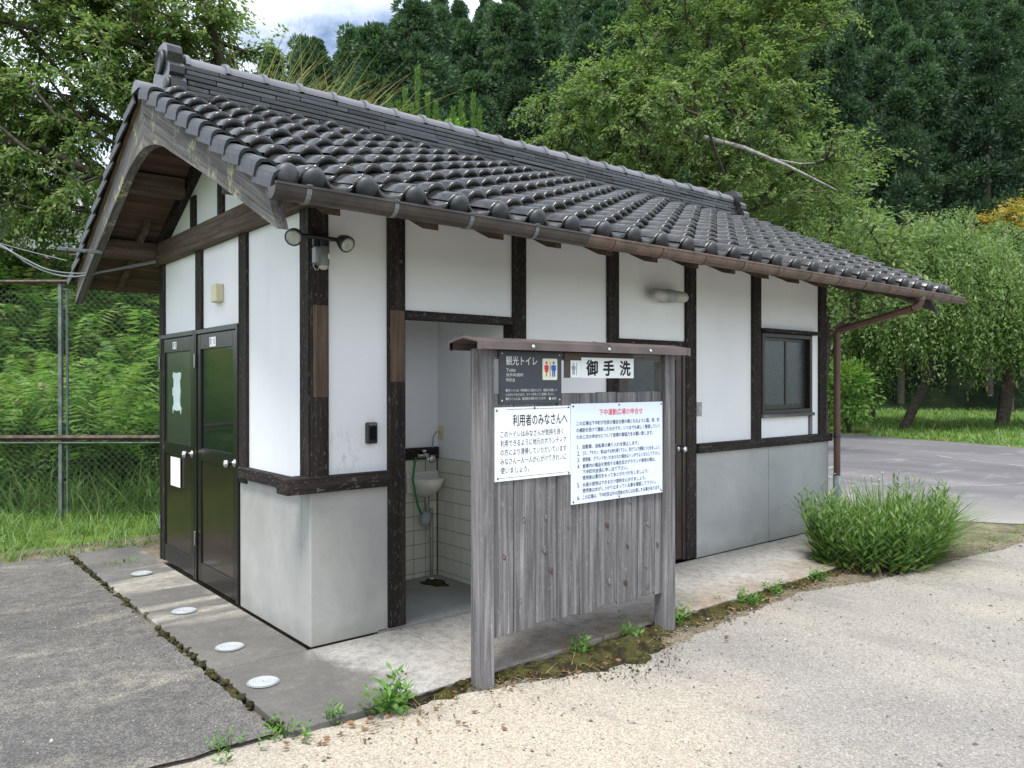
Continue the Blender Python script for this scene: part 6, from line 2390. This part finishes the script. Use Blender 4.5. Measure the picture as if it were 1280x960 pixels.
# moss and litter strip
def moss_strip():
    nx, ny = 110, 16
    V = []
    rr_ = np.random.default_rng(5)
    xs_ = np.linspace(0.05, 4.6, nx)
    for j in range(ny):
        for i, x in enumerate(xs_):
            w = 0.06 + 0.34 * math.exp(-((x - 1.32) / 0.50) ** 2) + 0.10 * math.exp(-((x - 2.6) / 0.45) ** 2) + 0.03 * math.sin(x * 9) + 0.025 * math.sin(x * 23 + 1) + 0.015 * math.sin(x * 57)
            t = j / (ny - 1)
            y = -0.948 - w * t + rr_.normal(0, 0.004)
            z = -0.034 + (0.022 + 0.012 * math.sin(x * 31) * math.sin(t * 17)) * math.sin(math.pi * min(1, t + 0.12)) ** 0.7 * (0.6 + 0.8 * rr_.random()) - (0.012 if j in (0, ny - 1) else 0)
            V.append((x, y, z))
    F = []
    for j in range(ny - 1):
        for i in range(nx - 1):
            a = j * nx + i
            F.append((a, a + nx, a + nx + 1, a + 1))
    return stuff(link('moss_strip', npmesh('moss_strip', np.array(V), np.array(F), 'moss', smooth=True)), 'dark moss and litter along the front edge of the apron', 'moss')


moss_strip()
rr = np.random.default_rng(61)
n = 260
x = rr.uniform(-0.3, 4.4, n)
bs = np.stack([x, -1.0 - np.abs(rr.normal(0, 0.13, n)), np.full(n, -0.022)], 1)
d = rr.normal(0, 1, (n, 3)); d[:, 2] = rr.uniform(0.02, 0.22, n)
v, f, rn = blades(bs, d, rr.uniform(0.04, 0.20, n), 0.004, rr, 0.15, 3)
stuff(link('straw_litter', npmesh('straw_litter', v, f, 'leaf_dry', rn)), 'dry straw lying on the moss along the apron', 'straw')
n = 420
x = np.concatenate([rr.uniform(-0.6, 4.4, n - 120), rr.uniform(6.0, 8.0, 120)])
y = np.where(x < 5, -1.0 - np.abs(rr.normal(0, 0.16, n)), -1.4 - (x - 6.5) * 0.15 + rr.normal(0, 0.12, n))
pos = np.stack([x, y, np.full(n, -0.022)], 1)
d = rr.normal(0, 1, (n, 3)); d[:, 2] = np.abs(rr.normal(0, 0.2, n))
sz = rr.uniform(0.015, 0.045, n)
v, f, rn = leaves(pos, d, sz, sz * 0.5, rr, 0.3)
stuff(link('leaf_litter', npmesh('leaf_litter', v, f, 'dead_leaf', rn)), 'small dead leaves scattered beside the apron', 'leaves')
# crumbs of moss in the joint between asphalt and apron
m = MB()
r5 = random.Random(8)
for k in range(150):
    y = r5.uniform(-0.85, 3.7)
    if 1.1 < y < 1.7 and r5.random() < 0.7: continue
    s_ = r5.uniform(0.008, 0.024)
    x = -0.568 + r5.gauss(0, 0.014)
    m.lathe([(s_, -0.01), (s_ * 0.9, s_ * 0.3), (s_ * 0.4, s_ * 0.6)], 6, (x, y, -0.012), (r5.uniform(-.3, .3), r5.uniform(-.3, .3), 1))
stuff(m.build('joint_moss', 'moss'), 'crumbs of dark moss in the joint beside the asphalt', 'moss')
# loose grit and moss crumbs: small real stones on the sheets
def grit(name, label, cat_, P, size, mat, seed):
    rr = np.random.default_rng(seed)
    n = len(P)
    oc = np.array([(1, 0, 0), (0, 1, 0), (-1, 0, 0), (0, -1, 0), (0, 0, 0.8), (0, 0, -0.6)], float)
    fo = np.array([(0, 1, 4), (1, 2, 4), (2, 3, 4), (3, 0, 4), (1, 0, 5), (2, 1, 5), (3, 2, 5), (0, 3, 5)])
    a = rr.uniform(0, 6.28, n)
    sc = size[:, None, None] * rr.uniform(0.6, 1.3, (n, 6, 3))
    V = oc[None] * sc
    c, s = np.cos(a)[:, None], np.sin(a)[:, None]
    V = np.stack([V[:, :, 0] * c - V[:, :, 1] * s, V[:, :, 0] * s + V[:, :, 1] * c, V[:, :, 2]], -1) + P[:, None, :]
    F = (np.arange(n)[:, None, None] * 6 + fo[None]).reshape(-1, 3)
    stuff(link(name, npmesh(name, V.reshape(-1, 3), F, mat, np.repeat(rr.random(n), 6))), label, cat_)


def stone_mat(name, cols):
    t = NT(name)
    a = t.node('ShaderNodeAttribute', attribute_name='rnd')
    MATS[name] = t.set(t.ramp(a.outputs['Fac'], [(i / (len(cols) - 1), c) for i, c in enumerate(cols)]), 0.9, spec=0.2)


stone_mat('grit_stone', [(0.07, 0.068, 0.065), (0.19, 0.18, 0.165), (0.30, 0.28, 0.245), (0.42, 0.395, 0.35)])
stone_mat('moss_crumb', [(0.014, 0.012, 0.009), (0.035, 0.030, 0.018), (0.07, 0.07, 0.02), (0.10, 0.085, 0.05)])
rr = np.random.default_rng(91)
n = 9000
x = rr.uniform(-1.6, 6.5, n)
y = -1.0 - rr.uniform(0, 1, n) ** 1.6 * 2.6
k = y < -1.05 - 0.10 * (x > 4)
P = np.stack([x, y, np.full(n, -0.036)], 1)[k]
grit('loose_grit', 'loose grit scattered over the forecourt', 'gravel', P, np.random.default_rng(3).gamma(2.0, 0.0016, len(P)) + 0.0015, 'grit_stone', 4)
n = 2600
x = np.concatenate([rr.normal(1.35, 0.5, n // 2), rr.uniform(0.0, 4.4, n - n // 2)])
w = 0.06 + 0.36 * np.exp(-((x - 1.32) / 0.52) ** 2) + 0.10 * np.exp(-((x - 2.6) / 0.45) ** 2)
y = -0.95 - w * np.abs(rr.normal(0.75, 0.38, n))
grit('moss_crumbs', 'crumbs of dark moss scattered round the mossy edge', 'moss', np.stack([x, y, np.full(n, -0.030)], 1), rr.gamma(2.0, 0.0012, n) + 0.0015, 'moss_crumb', 6)
n = 2600
x = rr.uniform(-4.5, -0.6, n); y = rr.uniform(-0.85, 3.6, n)
grit('asphalt_grit', 'loose grit lying on the old asphalt', 'gravel', np.stack([x, y, np.full(n, -0.013)], 1), rr.gamma(2.0, 0.0013, n) + 0.0012, 'grit_stone', 8)

# sparse grass on the verge between forecourt and road
def vmask(la, de, rr):
    X = CAM.x + rgt.x * la + fwd.x * de
    Y = CAM.y + rgt.y * la + fwd.y * de
    c = -1.15 - (X - 5.2) * 0.13
    return (X > 5.0) & (X < 9.5) & (np.abs(Y - c - 0.05) < 0.28 * rr.random(len(X)) + 0.05)
scatter_blades('roadside_grass', 'sparse low grass between the forecourt and the road', 60000, 1.0, 9.0, 6.0, 11.5, 0.05, 0.16, 0.008, 'leaf_weed', flat, 19, 0.7, 6, 0.05, mask=vmask, seg=3)
# low grass along the rear foot of the right wall and road edge
scatter_blades('building_edge_grass', 'low grass along the right end of the building', 16000, 3.0, 8.0, 8.0, 12.5, 0.05, 0.15, 0.008, 'leaf_weed', flat, 23, 0.6, 6, 0.05,
               mask=lambda la, de, rr: (lambda X, Y: (X > 5.95) & (X < 6.5) & (Y > -0.6) & (Y < 4))(CAM.x + rgt.x * la + fwd.x * de, CAM.y + rgt.y * la + fwd.y * de), seg=3)
